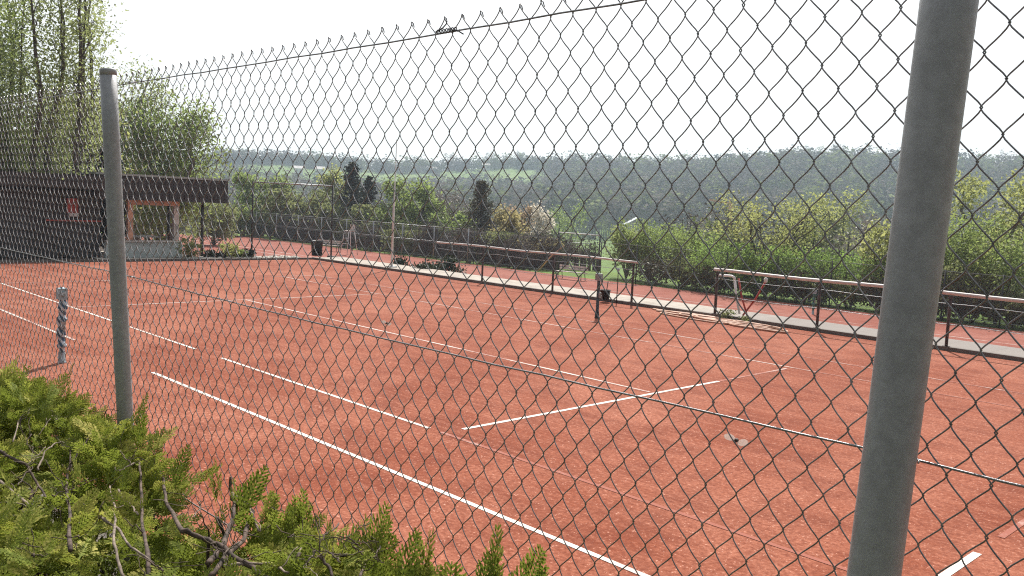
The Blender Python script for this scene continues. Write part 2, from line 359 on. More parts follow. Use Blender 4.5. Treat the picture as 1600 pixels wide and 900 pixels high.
# ------------------------------------------------------------------ near chain-link fence
FY = -4.186
ZT, ZB, HC, CC = 3.032, 1.16, .0610, .02455
X0, X1 = 7.4, 16.8
fence = thing('chain_link_fence', 'tall grey chain link fence in front of the red clay court, with round posts', 'fence', (11.3, FY, 1.13))
def chain():
    nw = int((X1-X0)/CC); nh = int(round((ZT+HC/2-ZB)/(HC/2))); per = 5
    n = nh*per+1; s = np.arange(n)/per*PI                     # phase, one half period per half cell
    z = ZT+HC/2-np.arange(n)/per*HC/2
    A, B = CC/2+.0011, .0032; k = 5; r = .00106
    kap = .975
    an = np.arange(k)*2*PI/k
    tri = np.arcsin(kap*np.cos(s))/math.asin(kap)
    mb = MB(); i = np.arange(n-1)[:, None]*k; j = np.arange(k)[None, :]; j2 = (j+1) % k
    Q = np.stack([i+j, i+j2, i+k+j2, i+k+j], -1).reshape(-1, 4)
    rr = R(3)
    for w_ in range(nw):
        sg = 1 if w_ % 2 == 0 else -1
        xc = X0+(w_+.5)*CC
        x = xc+sg*A*tri; y = sg*B*np.sin(s)
        # slow bulges and a small irregularity of the weave
        x = x+.0028*np.sin(z*5.1+xc*2.3)+.0016*np.sin(z*13+xc*7)+rr.normal(0, .00035)
        y = y+.006*np.sin(xc*2.1+z*1.7)+.003*np.sin(xc*5.3-z*4.1)
        zz = z+.0022*np.sin(xc*3.3+z*2)+.0012*np.sin(xc*9+z*6)
        P = np.stack([x, FY+y, zz], -1)
        T = np.gradient(P, axis=0); T /= np.linalg.norm(T, axis=1)[:, None]
        Nn = np.cross(T, (0, 1.0, 0)); Nn /= np.linalg.norm(Nn, axis=1)[:, None]; Bn = np.cross(T, Nn)
        V = P[:, None, :]+r*(np.cos(an)[None, :, None]*Nn[:, None, :]+np.sin(an)[None, :, None]*Bn[:, None, :])
        mb.add(V.reshape(-1, 3), Q)
        if sg > 0:                                            # twisted barb where two wire ends meet
            a = P[0]
            mb.tube([a+(-.0012, 0, -.003), a+(.0002, .0006, .001), a+(.003, .0012, -.004), a+(.0062, .001, -.011)], [.0013, .0014, .0012, .0009], 5)
    return mb
part('wire_mesh', chain(), M_WIRE, fence, smooth=True)
for zc, r, sag in ((ZT, .0016, .004), (2.437, .0016, .007), (1.84, .0019, .006), (1.24, .0019, .004)):
    mb = MB(); xx = np.linspace(X0, X1, 80); sg = -sag*np.abs(np.sin((xx-11.31)/2.5*PI))
    mb.tube(np.stack([xx, np.full(80, FY-.0045)+.001*np.sin(xx*9), zc+sg+.0008*np.sin(xx*31)], -1), r, 6)
    part('tension_wire', mb, M_WIRE, fence, smooth=True)
def post(p0, p1, zt, r=.030):
    p0, p1 = np.array(p0), np.array(p1); d = (p1-p0)/(p1[2]-p0[2])
    b, t = p0+d*(1.0-p0[2]), p0+d*(zt-p0[2])
    mb = MB(); mb.tube([b+(t-b)*s for s in np.linspace(0, 1, 12)], r, 32)
    o = part('post', mb, M_POST, fence, smooth=True)
    a = d/np.linalg.norm(d)
    mb = MB(); mb.tube([t-a*.012, t+a*.001, t+a*.005, t+a*.007, t+a*.008], [r*1.01, r*1.01, r*.995, r*.9, .001], 32)
    part('cap', mb, M_POST, o, smooth=True)
py = FY-.036
pl0, pl1 = ONY(194, 620, py), ONY(172, 113, py)
shift = pl0[0]+.0; 
post((pl0[0], py, pl0[2]), (pl0[0]-.010+(pl1[0]-pl0[0])*0+.0, py-.050, pl1[2]), pl1[2]-.012, .0238)
pr0, pr1 = ONY(1365, 900, py), ONY(1483, 0, py)
post((pr0[0], py, pr0[2]), (pr1[0], py, pr1[2]), 3.12)
# binding wire twisted round the top wire
kx = 12.944; mb = MB(); t = np.linspace(0, 1, 60)
mb.tube(np.stack([kx-.03+.06*t, FY-.0045+.0042*np.cos(t*44), ZT+.0042*np.sin(t*44)], -1), .0011, 5)
mb.tube([(kx-.03, FY-.008, ZT), (kx-.005, FY-.012, ZT+.004), (kx+.006, FY-.012, ZT+.011), (kx+.004, FY-.012, ZT+.017)], .0013, 5)
mb.tube([(kx+.01, FY-.008, ZT), (kx+.035, FY-.010, ZT-.004), (kx+.05, FY-.008, ZT-.012)], .0013, 5)
part('binding_wire', mb, M_DARK, fence, smooth=True)
# tie wires fixing the mesh to the right post
for zc in (2.44, 3.03):
    for pp in (pr0, pl0):
        xq = pp[0]+(pr1[0]-pr0[0])*(zc-pr0[2])/(pr1[2]-pr0[2]) if pp is pr0 else pp[0]
        mb = MB(); a = np.linspace(.2, PI-.2, 10); rt = .0315 if pp is pr0 else .025
        mb.tube(np.stack([xq+rt*np.cos(a), py+rt*np.sin(a)*1.15, np.full(10, zc)], -1), .0012, 5)
        part('tie_wire', mb, M_WIRE, fence, smooth=True)

# ------------------------------------------------------------------ thuja hedge
def spray(r, fine=True, L=.12):
    V = []; Q = []; A = []
    def ribbon(p, d, l, w0, w1, up, a):
        s = np.cross(d, up); s /= np.linalg.norm(s)+1e-9; n = len(V)
        m_ = p+d*l*.55
        V.extend([p-s*w0, p+s*w0, m_+s*w0*1.15+up*.0006, m_-s*w0*1.15+up*.0006, p+d*l+s*w1, p+d*l-s*w1])
        Q.extend([(n, n+1, n+2, n+3), (n+3, n+2, n+4, n+5)]); A.extend([a, a])
    up = np.array([0, 0, 1.0]); p = np.zeros(3); d = np.array([0, 1.0, 0]); step = .011 if fine else .016
    bend = r.normal(0, .25); droop = r.uniform(-.5, .15); k = 0; s = 0
    while s < L:
        d = d+np.array([bend, 0, droop])*step*4; d /= np.linalg.norm(d); t = s/L
        ribbon(p, d, step*1.15, .0021*(1-.4*t), .0019*(1-.4*t), up, .25+.5*t)
        for sd in (-1, 1):
            if s < .012: continue
            side = np.array([d[1], -d[0], 0])*sd
            l = (.052*(1-t)**.75+.008)*r.uniform(.75, 1.15)*(1 if fine else 1.1)
            b = d*.72+side*.7+up*r.normal(0, .12); b /= np.linalg.norm(b)
            if not fine:
                ribbon(p, b, l, .0034, .0016, up, .3+.5*t+r.uniform(-.1, .2)); continue
            q = p.copy(); ss = 0; c = 0
            while ss < l:
                stp = min(.013, l-ss+.002); ribbon(q, b, stp*1.1, .0022, .0018, up, .3+.55*ss/l+r.uniform(-.1, .15))
                q = q+b*stp; ss += stp; c += 1
                if l-ss > .004:
                    for s2 in (-1, 1):
                        if r.rand() < .42: continue
                        ee = b*.75+np.array([b[1], -b[0], 0])*s2*.62+up*r.normal(0, .1)
                        ribbon(q, ee/np.linalg.norm(ee), min(.017, (l-ss)*.8)*r.uniform(.7, 1.1), .0021, .0014, up, .45+.5*ss/l+r.uniform(-.1, .2))
                b = b+d*.1; b /= np.linalg.norm(b)
        p = p+d*step; s += step; k += 1
    return np.array(V), np.array(Q), np.array(A)
HR = R(21)
PF = [spray(HR, True, HR.uniform(.09, .15)) for _ in range(7)]
PC = [spray(HR, False, HR.uniform(.1, .16)) for _ in range(6)]
def vnoise(x, y, s, seed):                                  # smooth value noise
    x = np.asarray(x)*s; y = np.asarray(y)*s; xi = np.floor(x).astype(int); yi = np.floor(y).astype(int)
    h = lambda a, b: np.modf(np.abs(np.sin(a*127.1+b*311.7+seed*74.7)*43758.5453))[0]
    fx = x-xi; fy = y-yi; fx = fx*fx*(3-2*fx); fy = fy*fy*(3-2*fy)
    return (h(xi, yi)*(1-fx)+h(xi+1, yi)*fx)*(1-fy)+(h(xi, yi+1)*(1-fx)+h(xi+1, yi+1)*fx)*fy
def hedge_top(x, y): return 2.045+.0285*(x-11.5)+.10*(vnoise(x, y, 3.4, 2)-.5)+.085*(vnoise(x, y, 9, 5)-.5)-.5*np.clip(-4.95-y, 0, 1)
hedge = thing('thuja_hedge', 'clipped green thuja hedge with bare brown branches in front of the fence', 'hedge', (11.5, -4.65, 1.13))
def wob(a, b, n, amp, r):
    t = np.linspace(0, 1, n)[:, None]; P = a+(b-a)*t
    o = np.cumsum(r.normal(0, 1, (n, 3)), 0); o = o-o[0]-(o[-1]-o[0])*t
    return P+o*amp
def branch(a, b, r0, r1, mat, amp=.004, twigs=0):
    a, b = np.asarray(a, float), np.asarray(b, float); mbx = MB()
    n = 14; P = wob(a, b, n, amp, HR)
    mbx.tube(P, np.linspace(r0, r1, n)*(1+.18*HR.normal(0, 1, n)).clip(.7, 1.4), 8)
    for k in range(twigs):
        q = P[HR.randint(3, n)]; e = q+np.array([HR.normal(0, .05), HR.normal(0, .03), HR.uniform(-.02, .09)])
        mbx.tube(wob(q, e, 6, .003, HR), np.linspace(r1*.55, .0008, 6), 5)
    part('branch', mbx, mat, hedge, smooth=True)
def HP(px_, py_, depth):                                     # where a photo ray meets the hedge top
    d = ray(px_, py_); lo = 0
    for t_ in np.arange(.4, 8, .01):
        q = CAM+d*t_
        if (q[1] > -4.28) or q[2] < hedge_top(q[0], q[1])-depth: return q
    return q
def BR(pts, depth, r0, r1, mat, tw=2):                       # a woody branch lying in the hedge's surface
    Ps = [HP(p[0], p[1], depth) for p in pts]; mbx = MB(); allp = []
    for a, b in zip(Ps[:-1], Ps[1:]): allp += list(wob(a, b, 8, .0016, HR)[:-1])
    allp.append(Ps[-1]); P = np.array(allp)
    n = len(P); r0, r1 = r0*.72, r1*.72; mbx.tube(P, np.linspace(r0, r1, n)*(1+.12*HR.normal(0, 1, n)).clip(.75, 1.3), 9)
    for k in range(tw):
        q = P[HR.randint(2, n)]; e = q+np.array([HR.normal(0, .05), HR.normal(0, .03), HR.uniform(-.02, .06)])
        mbx.tube(wob(q, e, 7, .003, HR), np.linspace(r1*.5, .0009, 7), 5)
    part('branch', mbx, mat, hedge, smooth=True); WOODY.extend(P[::2])
WOODY = []
BR([(232, 900), (222, 800), (218, 722)], .06, .0055, .004, M_TWIG)
BR([(420, 905), (340, 850), (285, 830), (262, 790), (250, 735), (226, 728)], .06, .0075, .004, M_TWIG, 4)
BR([(330, 900), (380, 845), (395, 800), (362, 780), (360, 745)], .06, .008, .0045, M_TWIG, 3)
BR([(325, 880), (350, 850), (365, 800), (362, 770)], .06, .008, .005, M_TWIG, 2)
BR([(362, 770), (390, 790), (405, 830)], .06, .004, .003, M_TWIGP, 2)
BR([(465, 870), (480, 840), (450, 800)], .06, .005, .004, M_TWIGP, 2)
BR([(195, 905), (178, 850), (180, 800), (172, 760)], .06, .0045, .003, M_TWIGP, 2)
BR([(110, 860), (108, 790), (105, 740), (112, 700)], .06, .006, .003, M_TWIG, 4)
BR([(-10, 700), (40, 725), (60, 760), (90, 800)], .06, .006, .003, M_TWIG, 5)
BR([(-10, 745), (20, 770), (50, 790)], .06, .006, .004, M_TWIGP, 3)
BR([(60, 735), (70, 705), (95, 690)], .06, .0035, .002, M_TWIGP, 2)
BR([(130, 790), (175, 820), (200, 850), (240, 880)], .06, .0045, .003, M_TWIGP, 3)
BR([(115, 720), (135, 690), (150, 660), (168, 640)], .06, .0035, .002, M_TWIG, 6)
BR([(185, 765), (205, 790), (216, 805)], .06, .003, .0025, M_TWIGP, 1)
BR([(20, 690), (28, 660), (45, 640)], .06, .003, .002, M_TWIGP, 3)
BR([(95, 660), (80, 650), (60, 680)], .06, .003, .0015, M_TWIGP, 3)
BR([(350, 885), (420, 880), (450, 895)], .06, .004, .003, M_TWIGP, 2)
BR([(520, 905), (500, 870), (470, 850)], .06, .004, .003, M_TWIG, 2)
BR([(560, 905), (575, 870), (590, 850)], .06, .004, .002, M_TWIG, 2)
for k in range(38):                                           # thin dead twigs all over the top
    px_, py_ = HR.uniform(0, 700), HR.uniform(620, 900)
    if py_ < 600+.40*px_: continue
    a1 = HR.uniform(0, 6.28); L = HR.uniform(18, 55)
    BR([(px_, py_), (px_+L*.5*math.cos(a1)+HR.normal(0, 6), py_+L*.5*math.sin(a1)), (px_+L*math.cos(a1), py_+L*math.sin(a1))], HR.uniform(.005, .045), .0022, .001, M_TWIGP if HR.rand() < .35 else M_TWIG, 4)
WOODY = np.array(WOODY)
mb = MB(); mbd = MB()
NS = 6200
def place(mbx, proto, pos, d, upv, sc, tint):
    V, Q, A = proto
    y = d/np.linalg.norm(d); x = np.cross(y, upv); x /= np.linalg.norm(x)+1e-9; z = np.cross(x, y)
    mbx.add(pos+sc*(V[:, :1]*x+V[:, 1:2]*y+V[:, 2:3]*z), Q, a=np.clip(A*.55+tint, 0, 1))
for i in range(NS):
    u = HR.rand(); x = 9.6+4.6*u if HR.rand() < .85 else HR.uniform(8.0, 14.6)
    y = HR.uniform(-5.05, -4.30)
    if HR.rand() < .2: y = HR.uniform(-4.42, -4.27)
    hole = vnoise(x, y, 4.6, 9)
    depth = HR.exponential(.075) if hole > .40 else .15+HR.exponential(.13)
    if hole < .47 and y < -4.50 and HR.rand() < .88: continue
    if y < -4.7 and x > 13.2 and depth < .06: depth += .1
    zt = hedge_top(x, y)-.075-depth
    dw = np.min((WOODY[:, 0]-x)**2+(WOODY[:, 1]-y)**2)
    if dw < .0009 and depth < .10 and y < -4.50: zt -= .055
    dist = np.hypot(x-CAM[0], y-CAM[1])
    if depth > .5: continue
    d = np.array([HR.normal(0, .75), HR.normal(.05, .7), HR.uniform(-.1, .8)])
    if y > -4.40: d[1] += .25
    up = HR.normal(0, 1, 3)
    proto = (PF if dist < 3.4 else PC)[HR.randint(6)]
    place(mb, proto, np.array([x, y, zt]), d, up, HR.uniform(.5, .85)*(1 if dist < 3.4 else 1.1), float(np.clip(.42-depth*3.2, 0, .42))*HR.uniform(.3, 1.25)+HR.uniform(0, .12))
# taller shoots that break the outline along the fence side (leader sprays)
for px_, py_, Y_, sc, lean in ((60, 590, -4.32, 1.0, .3), (105, 580, -4.3, 1.1, .1), (128, 612, -4.33, .9, .4), (20, 556, -4.4, 1.1, -.1), (225, 622, -4.3, .8, .6), (212, 640, -4.3, 1.0, .9), (285, 700, -4.32, .8, .3),
                               (395, 745, -4.31, 1.1, .9), (360, 760, -4.33, .8, .1), (415, 735, -4.31, .9, 1.2), (330, 725, -4.33, .8, .2), (470, 775, -4.31, .9, .9), (455, 790, -4.33, .9, .2), (500, 800, -4.31, .8, .1), (585, 800, -4.3, 1.0, .2), (600, 815, -4.31, .9, .4),
                               (560, 830, -4.33, .9, .1), (660, 830, -4.3, 1.0, .3), (690, 850, -4.31, .9, .2), (645, 845, -4.33, .9, .0), (755, 842, -4.3, 1.0, -.3), (770, 868, -4.31, .8, .2), (815, 862, -4.3, 1.0, .7), (835, 872, -4.31, .8, .8), (720, 875, -4.32, .9, .1)):
    tip = ONY(px_, py_, Y_)
    for q in range(2):
        d = np.array([lean*.45+HR.normal(0, .22), HR.normal(0, .2), 1.0]); d /= np.linalg.norm(d)
        base = tip-d*.125*sc+np.array([HR.normal(0, .012), HR.normal(0, .01), -.03*q+HR.normal(0, .01)])
        place(mb, PF[HR.randint(7)], base, d, HR.normal(0, 1, 3)*(.3, .3, .1)+np.array([-.2, -1, .1])*.8, sc, HR.uniform(.1, .4))
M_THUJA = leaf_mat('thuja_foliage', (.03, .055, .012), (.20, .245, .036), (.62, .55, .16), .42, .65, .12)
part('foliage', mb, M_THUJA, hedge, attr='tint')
# dense shaded inner foliage
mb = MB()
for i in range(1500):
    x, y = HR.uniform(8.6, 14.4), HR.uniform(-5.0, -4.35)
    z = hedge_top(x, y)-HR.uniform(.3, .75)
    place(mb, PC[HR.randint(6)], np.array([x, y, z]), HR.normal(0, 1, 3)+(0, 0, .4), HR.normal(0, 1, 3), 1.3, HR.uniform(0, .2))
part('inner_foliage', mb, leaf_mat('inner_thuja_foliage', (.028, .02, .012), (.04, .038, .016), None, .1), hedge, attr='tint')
for k in range(26):
    x, y = HR.uniform(9.4, 13.6), HR.uniform(-4.9, -4.36); zt = hedge_top(x, y)-.04-HR.uniform(.0, .09)
    a = np.array([x+HR.normal(0, .12), y+HR.normal(0, .1), zt-HR.uniform(.25, .5)])
    pale = HR.rand() < .25
    branch(a, (x, y, zt), .0035 if pale else .0065, .0018 if pale else .0035, M_TWIGP if pale else M_TWIG, .005, 3)
for k in range(14):                                           # main stems down to the soil
    x = 8.6+k*.44; branch((x, -4.65, 1.12), (x+HR.normal(0, .1), -4.65+HR.normal(0, .1), 1.75), .02, .011, M_TWIG, .008, 2)

# insects hovering just beyond the mesh
def insect(p, s, label, yaw):
    t = thing('flying_insect', label, 'insect', p)
    p = np.asarray(p, float); a = np.array([math.cos(yaw), math.sin(yaw), -.35]); b = np.array([-math.sin(yaw), math.cos(yaw), 0]); up = np.array([0, 0, 1.0])
    mb = MB(); q = np.linspace(-1, 1, 11)
    prof = np.array([.02, .35, .55, .6, .5, .28, .5, .62, .5, .42, .05])
    mb.tube([p+a*s*.55*k for k in q], prof*s*.36, 10); part('body', mb, M_RUST, t, smooth=True)
    for sd in (-1, 1):
        mb = MB(); an = np.linspace(0, 2*PI, 15)[:-1]
        c0 = p+up*s*(.05+.25*sd)+b*sd*s*.68
        out = [c0+b*sd*s*.55*math.cos(k)+(up*.62+a*.2+b*sd*.2)*s*.6*math.sin(k) for k in an]
        top = [v+a*.0004 for v in out]; n = len(an)
        mb.poly(out[::-1]); mb.poly(top); mb.add(out+top, [(i, (i+1) % n, n+(i+1) % n, n+i) for i in range(n)])
        part('wing', mb, M_WING, t)
m = N('insect_wing'); tr = m.n('ShaderNodeBsdfTransparent'); df = m.n('ShaderNodeBsdfTranslucent'); df.inputs[0].default_value = (.95, .82, .76, 1)
d2 = m.n('ShaderNodeBsdfDiffuse'); d2.inputs[0].default_value = (.85, .72, .66, 1); a1 = m.n('ShaderNodeMixShader'); a1.inputs[0].default_value = .5; m.l(df.outputs[0], a1.inputs[1]); m.l(d2.outputs[0], a1.inputs[2])
a2 = m.n('ShaderNodeMixShader'); a2.inputs[0].default_value = .88; m.l(tr.outputs[0], a2.inputs[1]); m.l(a1.outputs[0], a2.inputs[2]); M_WING = m.done(a2.outputs[0])
insect(ONY(1150, 688, -3.75), .0195, 'white-winged dark insect hovering over the near clay beside the big right fence post', YAW)
insect(ONY(604, 505, -3.75), .013, 'tiny pinkish insect in flight over the middle of the clay court', YAW+.6)

# ------------------------------------------------------------------ tennis furniture
M_HEAD = paint('pale_blue_metal', (.36, .47, .52), .4, .25, 20)
def net_post(x, y, z, label, h, m_body, group, cover):
    t = thing('net_post', label, 'net post', (x, y, z), group)
    mb = MB(); mb.lathe([(.001, -.02), (.062, -.02), (.062, .02), (.055, .025), (.05, .16), (.047, .165)], (x, y, z), 16); part('sleeve', mb, M_STEEL if cover else M_BLACK, t, smooth=True)
    mb = MB(); mb.lathe([(.04, .1), (.04, h-.06), (.046, h-.055), (.046, h-.03), (.03, h-.01), (.001, h)], (x, y, z), 16); part('shaft', mb, m_body, t, smooth=True)
    mb = MB(); mb.box(x-.075, x+.075, y-.06, y+.06, z+h-.19, z+h-.02); mb.tube([(x-.1, y, z+h-.1), (x+.1, y, z+h-.1)], .035, 12); part('head_pulley', mb, M_HEAD if cover else M_STEEL, t)
    mb = MB(); mb.box(x+.04, x+.075, y-.03, y+.03, z+.52, z+.64); mb.tube([(x+.06, y, z+.58), (x+.11, y, z+.58), (x+.11, y+.01, z+.49), (x+.14, y+.01, z+.49)], .009, 6); part('winder', mb, M_STEEL, t)
    if cover:
        mb = MB(); n = 26; zz = np.linspace(.24, h-.13, n); r = .058+.012*np.sin(zz*31)+.006*np.sin(zz*77)
        mb.tube([(x+.012*math.sin(k*9), y+.01*math.cos(k*7), z+k) for k in zz], r, 12); part('wrapped_net_band', mb, m_body, t, smooth=True)
M_WRAP = N('blue_white_wrapping'); co = M_WRAP.coord(); wv = M_WRAP.n('ShaderNodeTexWave'); wv.inputs['Scale'].default_value = 6; wv.inputs['Distortion'].default_value = 3; wv.bands_direction = 'DIAGONAL'; M_WRAP.l(co, wv.inputs['Vector'])
M_WRAP = M_WRAP.done(M_WRAP.bsdf(M_WRAP.mix(M_WRAP.ramp(wv.outputs['Fac'], [(.5, 0), (.62, 1)]), (.03, .085, .15), (.5, .6, .68)), .6))
net_post(0, -.83, 0, 'blue and white wrapped net post standing alone on the near side of the clay', 1.16, M_WRAP, None, True)
p = G(932.5, 497); net_post(p[0], p[1], 0, 'slim grey blue net post with black foot near the pale walkway', 1.13, M_BLUE, None, False)
p = G(1270, 491, -1.5); net_post(p[0], p[1], -1.5, 'green and white net post on the lower court behind the right railing', 1.1, paint('green_post_paint', (.06, .2, .17), .5, .3, 14), None, True)
p = G(471, 372, -1.5); net_post(p[0], p[1], -1.5, 'white net post farthest left on the distant lower court', 1.1, M_WHITE, None, False)
p = G(611, 392, -1.5); net_post(p[0], p[1], -1.5, 'white net post on the distant lower court beside the tall pale mast', 1.1, M_WHITE, None, False)

RY = 14.93
def railing(x0, x1, posts, label, h=1.22, rr=.042):
    t = thing('railing', label, 'railing', ((x0+x1)/2, RY, .08))
    mb = MB(); xx = np.linspace(x0, x1, 24); mb.tube(np.stack([xx, np.full(24, RY), .08+h-.05+.012*np.sin(xx*1.3)], -1), rr, 14); part('top_rail', mb, M_RAIL, t, smooth=True)
    for x in posts:
        mb = MB(); mb.tube([(x, RY, 0), (x, RY, h-.02)], .034, 12); mb.lathe([(.05, 0), (.05, .05), (.036, .07)], (x, RY, h-.09), 12); part('post', mb, M_RUST, t, smooth=True)
        mb = MB(); mb.box(x-.07, x+.07, RY-.045, RY+.045, .086, .10); part('foot_plate', mb, M_RUST, t)
    for zz in (.95, .5):
        mb = MB(); mb.tube(np.stack([xx, np.full(24, RY+.04), .08+zz-.03*np.abs(np.sin((xx-x0)*1.0))], -1), .007, 6); part('wire', mb, M_STEEL, t, smooth=True)
railing(-10.4, -1.35, [-7.93, -4.65, -1.52], 'long thin pale railing left of the gap on the far walkway', rr=.032)
railing(1.17, 12.5, [1.27, 4.15, 7.15, 10.0], 'thick pale pipe railing on the right half of the far walkway')
# thin stake and bucket on the walkway
p = G(963, 474); mb = MB(); mb.tube([(p[0], p[1], 0), (p[0]+.01, p[1], .5), (p[0], p[1], .95)], .014, 8)
t = thing('stake', 'thin rusty stake with a grey top left of the railing end', 'stake', (p[0], p[1], 0)); part('rod', mb, M_RUST, t, smooth=True)
mb = MB(); mb.lathe([(.001, 0), (.035, 0), (.045, .04), (.04, .09), (.001, .1)], (p[0], p[1], .93), 12); part('knob', mb, M_STEEL, t, smooth=True)
p = G(945, 468, .08); t = thing('bucket', 'black bucket with a stick standing on the walkway behind the net post', 'bucket', (p[0], p[1], .08))
mb = MB(); mb.lathe([(.001, 0), (.12, 0), (.155, .27), (.165, .27), (.165, .285), (.148, .285), (.115, .02), (.001, .02)], (p[0], p[1], .08), 18); part('pail', mb, M_BLACK, t, smooth=True)
mb = MB(); mb.tube([(p[0]+.02, p[1], .12), (p[0]+.07, p[1]+.02, .62)], .013, 8); part('stick', mb, M_RUST, t, smooth=True)
# hose and hose cart
def hose():
    mb = MB(); r = R(5); P = []
    cx, cy = G(1075, 497)[:2]
    a0 = G(1020, 484)[:2]; P.append((*a0, .02))
    ctr = [(1075, 492), (1110, 498), (1140, 503), (1160, 507), (1185, 513), (1150, 505), (1100, 499)]
    for k, (px_, py_) in enumerate(ctr):
        c = G(px_, py_)
        rx, ry = (.95, .26) if k < 5 else (1.3, .3)
        for a in np.linspace(0, 2*PI, 22)[:-1]:
            P.append((c[0]+rx*math.cos(a+k)*(1+.08*r.normal()*0)+.1*math.sin(3*a+k), c[1]-.12+ry*math.sin(a+k)+.05*math.sin(2*a), .018+.012*(k % 3)))
    P = np.array(P); 
    for _ in range(2): P[1:-1] = (P[:-2]+P[1:-1]*2+P[2:])/4
    e = G(1228, 521); P = np.vstack([P, [(P[-1][0]*.5+e[0]*.5, e[1]+.2, .02), (e[0], e[1], .02)]])
    P[:, 1] = np.minimum(P[:, 1], 14.78)
    mb.tube(P, .026, 7); return mb
solo('hose', hose(), M_HOSE, 'salmon garden hose lying in loose coils on the clay by the walkway', 'hose', (*G(1110, 498)[:2], 0), smooth=True)
p = G(1140, 499); t = thing('hose_cart', 'red and white tubular hose cart at the left end of the right railing', 'hose cart', (p[0], p[1], 0))
x, y = p[0]-.1, 15.2; b = .08
mb = MB(); mb.tube([(x-.55, y, b+.98), (x-.5, y, b+1.02), (x-.1, y-.02, b+1.03), (x-.02, y-.02, b+1.0), (x+.0, y-.02, b+.9)], .032, 10); part('handle', mb, M_WHITE, t, smooth=True)
mb = MB(); mb.tube([(x, y-.02, b+.92), (x+.08, y-.02, b+.5), (x+.2, y, b+.06)], .032, 10); part('leg', mb, M_WHITE, t, smooth=True)
mb = MB(); mb.tube([(x+.06, y+.06, b+.98), (x+.2, y+.05, b+.5), (x+.42, y+.02, b+.03)], .024, 10); part('leg', mb, M_RED, t, smooth=True)
mb = MB(); mb.tube([(x+.86, y+.05, b+.98), (x+.62, y+.03, b+.5), (x+.3, y, b+.03)], .024, 10); part('leg', mb, M_RED, t, smooth=True)
mb = MB(); mb.lathe([(.001, 0), (.04, 0), (.05, .1), (.001, .14)], (x+.86, y+.05, b+.95), 10); part('grip', mb, M_WHITE, t, smooth=True)
mb = MB(); mb.tube([(x-.52, y, b), (x-.52, y, b+.98)], .016, 8); part('leg', mb, M_RUST, t, smooth=True)
# weeds at the kerb
# ball-stop frame, mast
def frame(name, pa, pb, za, zb, h, r, mat, matb, label, cat, extra=()):
    t = thing(name, label, cat, (*((np.array(pa)+np.array(pb))/2), za))
    for q in (pa, pb): mb = MB(); mb.tube([(*q, za), (*q, za+h)], r, 10); part('post', mb, mat, t, smooth=True)
    mb = MB(); mb.tube([(*pa, za+h-r*.9), (*pb, za+h-r*.9)], r*.8, 8); part('crossbar', mb, matb, t, smooth=True)
    return t
pa, pb = G(393, 404, .0)[:2], G(517, 408, .0)[:2]
hA = ONX(393, 283, pa[0])[2]
frame('ball_stop_frame', pa, pb, 0, 0, hA, .036, M_DARK, M_STEEL, 'tall dark two-post frame with thin top bar at the far left court corner', 'ball stop')
p = G(581, 418, .08); top = AT(588, 215, np.hypot(p[0]-CAM[0], p[1]-CAM[1]))
t = thing('mast', 'tall slender white mast standing on the far walkway', 'mast', (p[0], 15.3, .07))
mb = MB(); mb.tube([(p[0], 15.3, .07), (p[0]+.01, 15.3, 2.6), (p[0]+.02, 15.3, 2.62), (p[0]+.05, 15.3, top[2])], [.048, .042, .026, .016], 12); part('pole', mb, M_WHITE, t, smooth=True)
mb = MB(); mb.box(p[0]-.15, p[0]+.15, 15.15, 15.45, .07, .12); part('base_plate', mb, M_STEEL, t)

# lower-court back fence
t = thing('court_fence', 'thin dark post fence along the far edge of the lower court', 'fence', (-5, 35.6, -1.56))
fx = [ONY(px_, 420, 35.6)[0] for px_ in (872, 938, 994, 1062, 1135, 1215, 1300, 1392, 1478, 1570)]
fx = [fx[0]-4*k for k in range(11, 0, -1)]+fx+[fx[-1]+3, fx[-1]+6]
for x in fx: mb = MB(); mb.tube([(x, 35.6, -1.6), (x, 35.6, .75)], .032, 8); part('post', mb, M_DARK, t, smooth=True)
for zz in (.7, -.3, -1.3): mb = MB(); mb.tube([(fx[0], 35.6, zz), (fx[-1], 35.6, zz)], .008, 5); part('wire', mb, M_STEEL, t)
mb = MB(); xx = np.arange(fx[0], fx[-1], .12)
for sgn in (1, -1):
    for x in xx:
        a = np.array([x, 35.63, -1.5]); b_ = np.array([x+sgn*2.2, 35.63, .7]); dd = (b_-a)/np.linalg.norm(b_-a); s_ = np.cross(dd, (0, 1, 0))*.0022; o_ = np.array([0, .0022, 0])
        mb.add([a-s_, a+o_, a+s_, b_-s_, b_+o_, b_+s_], [(0, 1, 4, 3), (1, 2, 5, 4), (2, 0, 3, 5)])
part('wire_mesh', mb, M_WIRE, t)
# lower court furniture
def bench(p, z, L, yaw, label):
    t = thing('bench', label, 'bench', (p[0], p[1], z)); d = np.array([math.cos(yaw), math.sin(yaw), 0]); n = np.array([-d[1], d[0], 0]); c = np.array([p[0], p[1], z])
    mb = MB()
    for k in (-.14, 0, .14): mb.obox(c+n*k+(0, 0, .45), d*L/2, n*.055, (0, 0, .018))
    part('seat', mb, M_PALEWOOD, t)
    mb = MB()
    for k in (.62, .76): mb.obox(c+n*.24+(0, 0, k), d*L/2, n*.014, (0, 0, .05))
    part('backrest', mb, M_PALEWOOD, t)
    for k in (-1, 1):
        mb = MB(); q = c+d*k*(L/2-.2); mb.tube([q+n*-.18, q+n*-.16+(0, 0, .43)], .022, 8); mb.tube([q+n*.3, q+n*.2+(0, 0, .43), q+n*.25+(0, 0, .82)], .022, 8); part('leg', mb, M_DARK, t, smooth=True)
bench(G(892, 437, -1.5), -1.5, 2.0, .15, 'pale wooden bench on the lower court behind the long thin railing')
bench(G(512, 392, -1.5), -1.5, 2.6, .2, 'pale bench farthest left on the lower court near a dark bin')
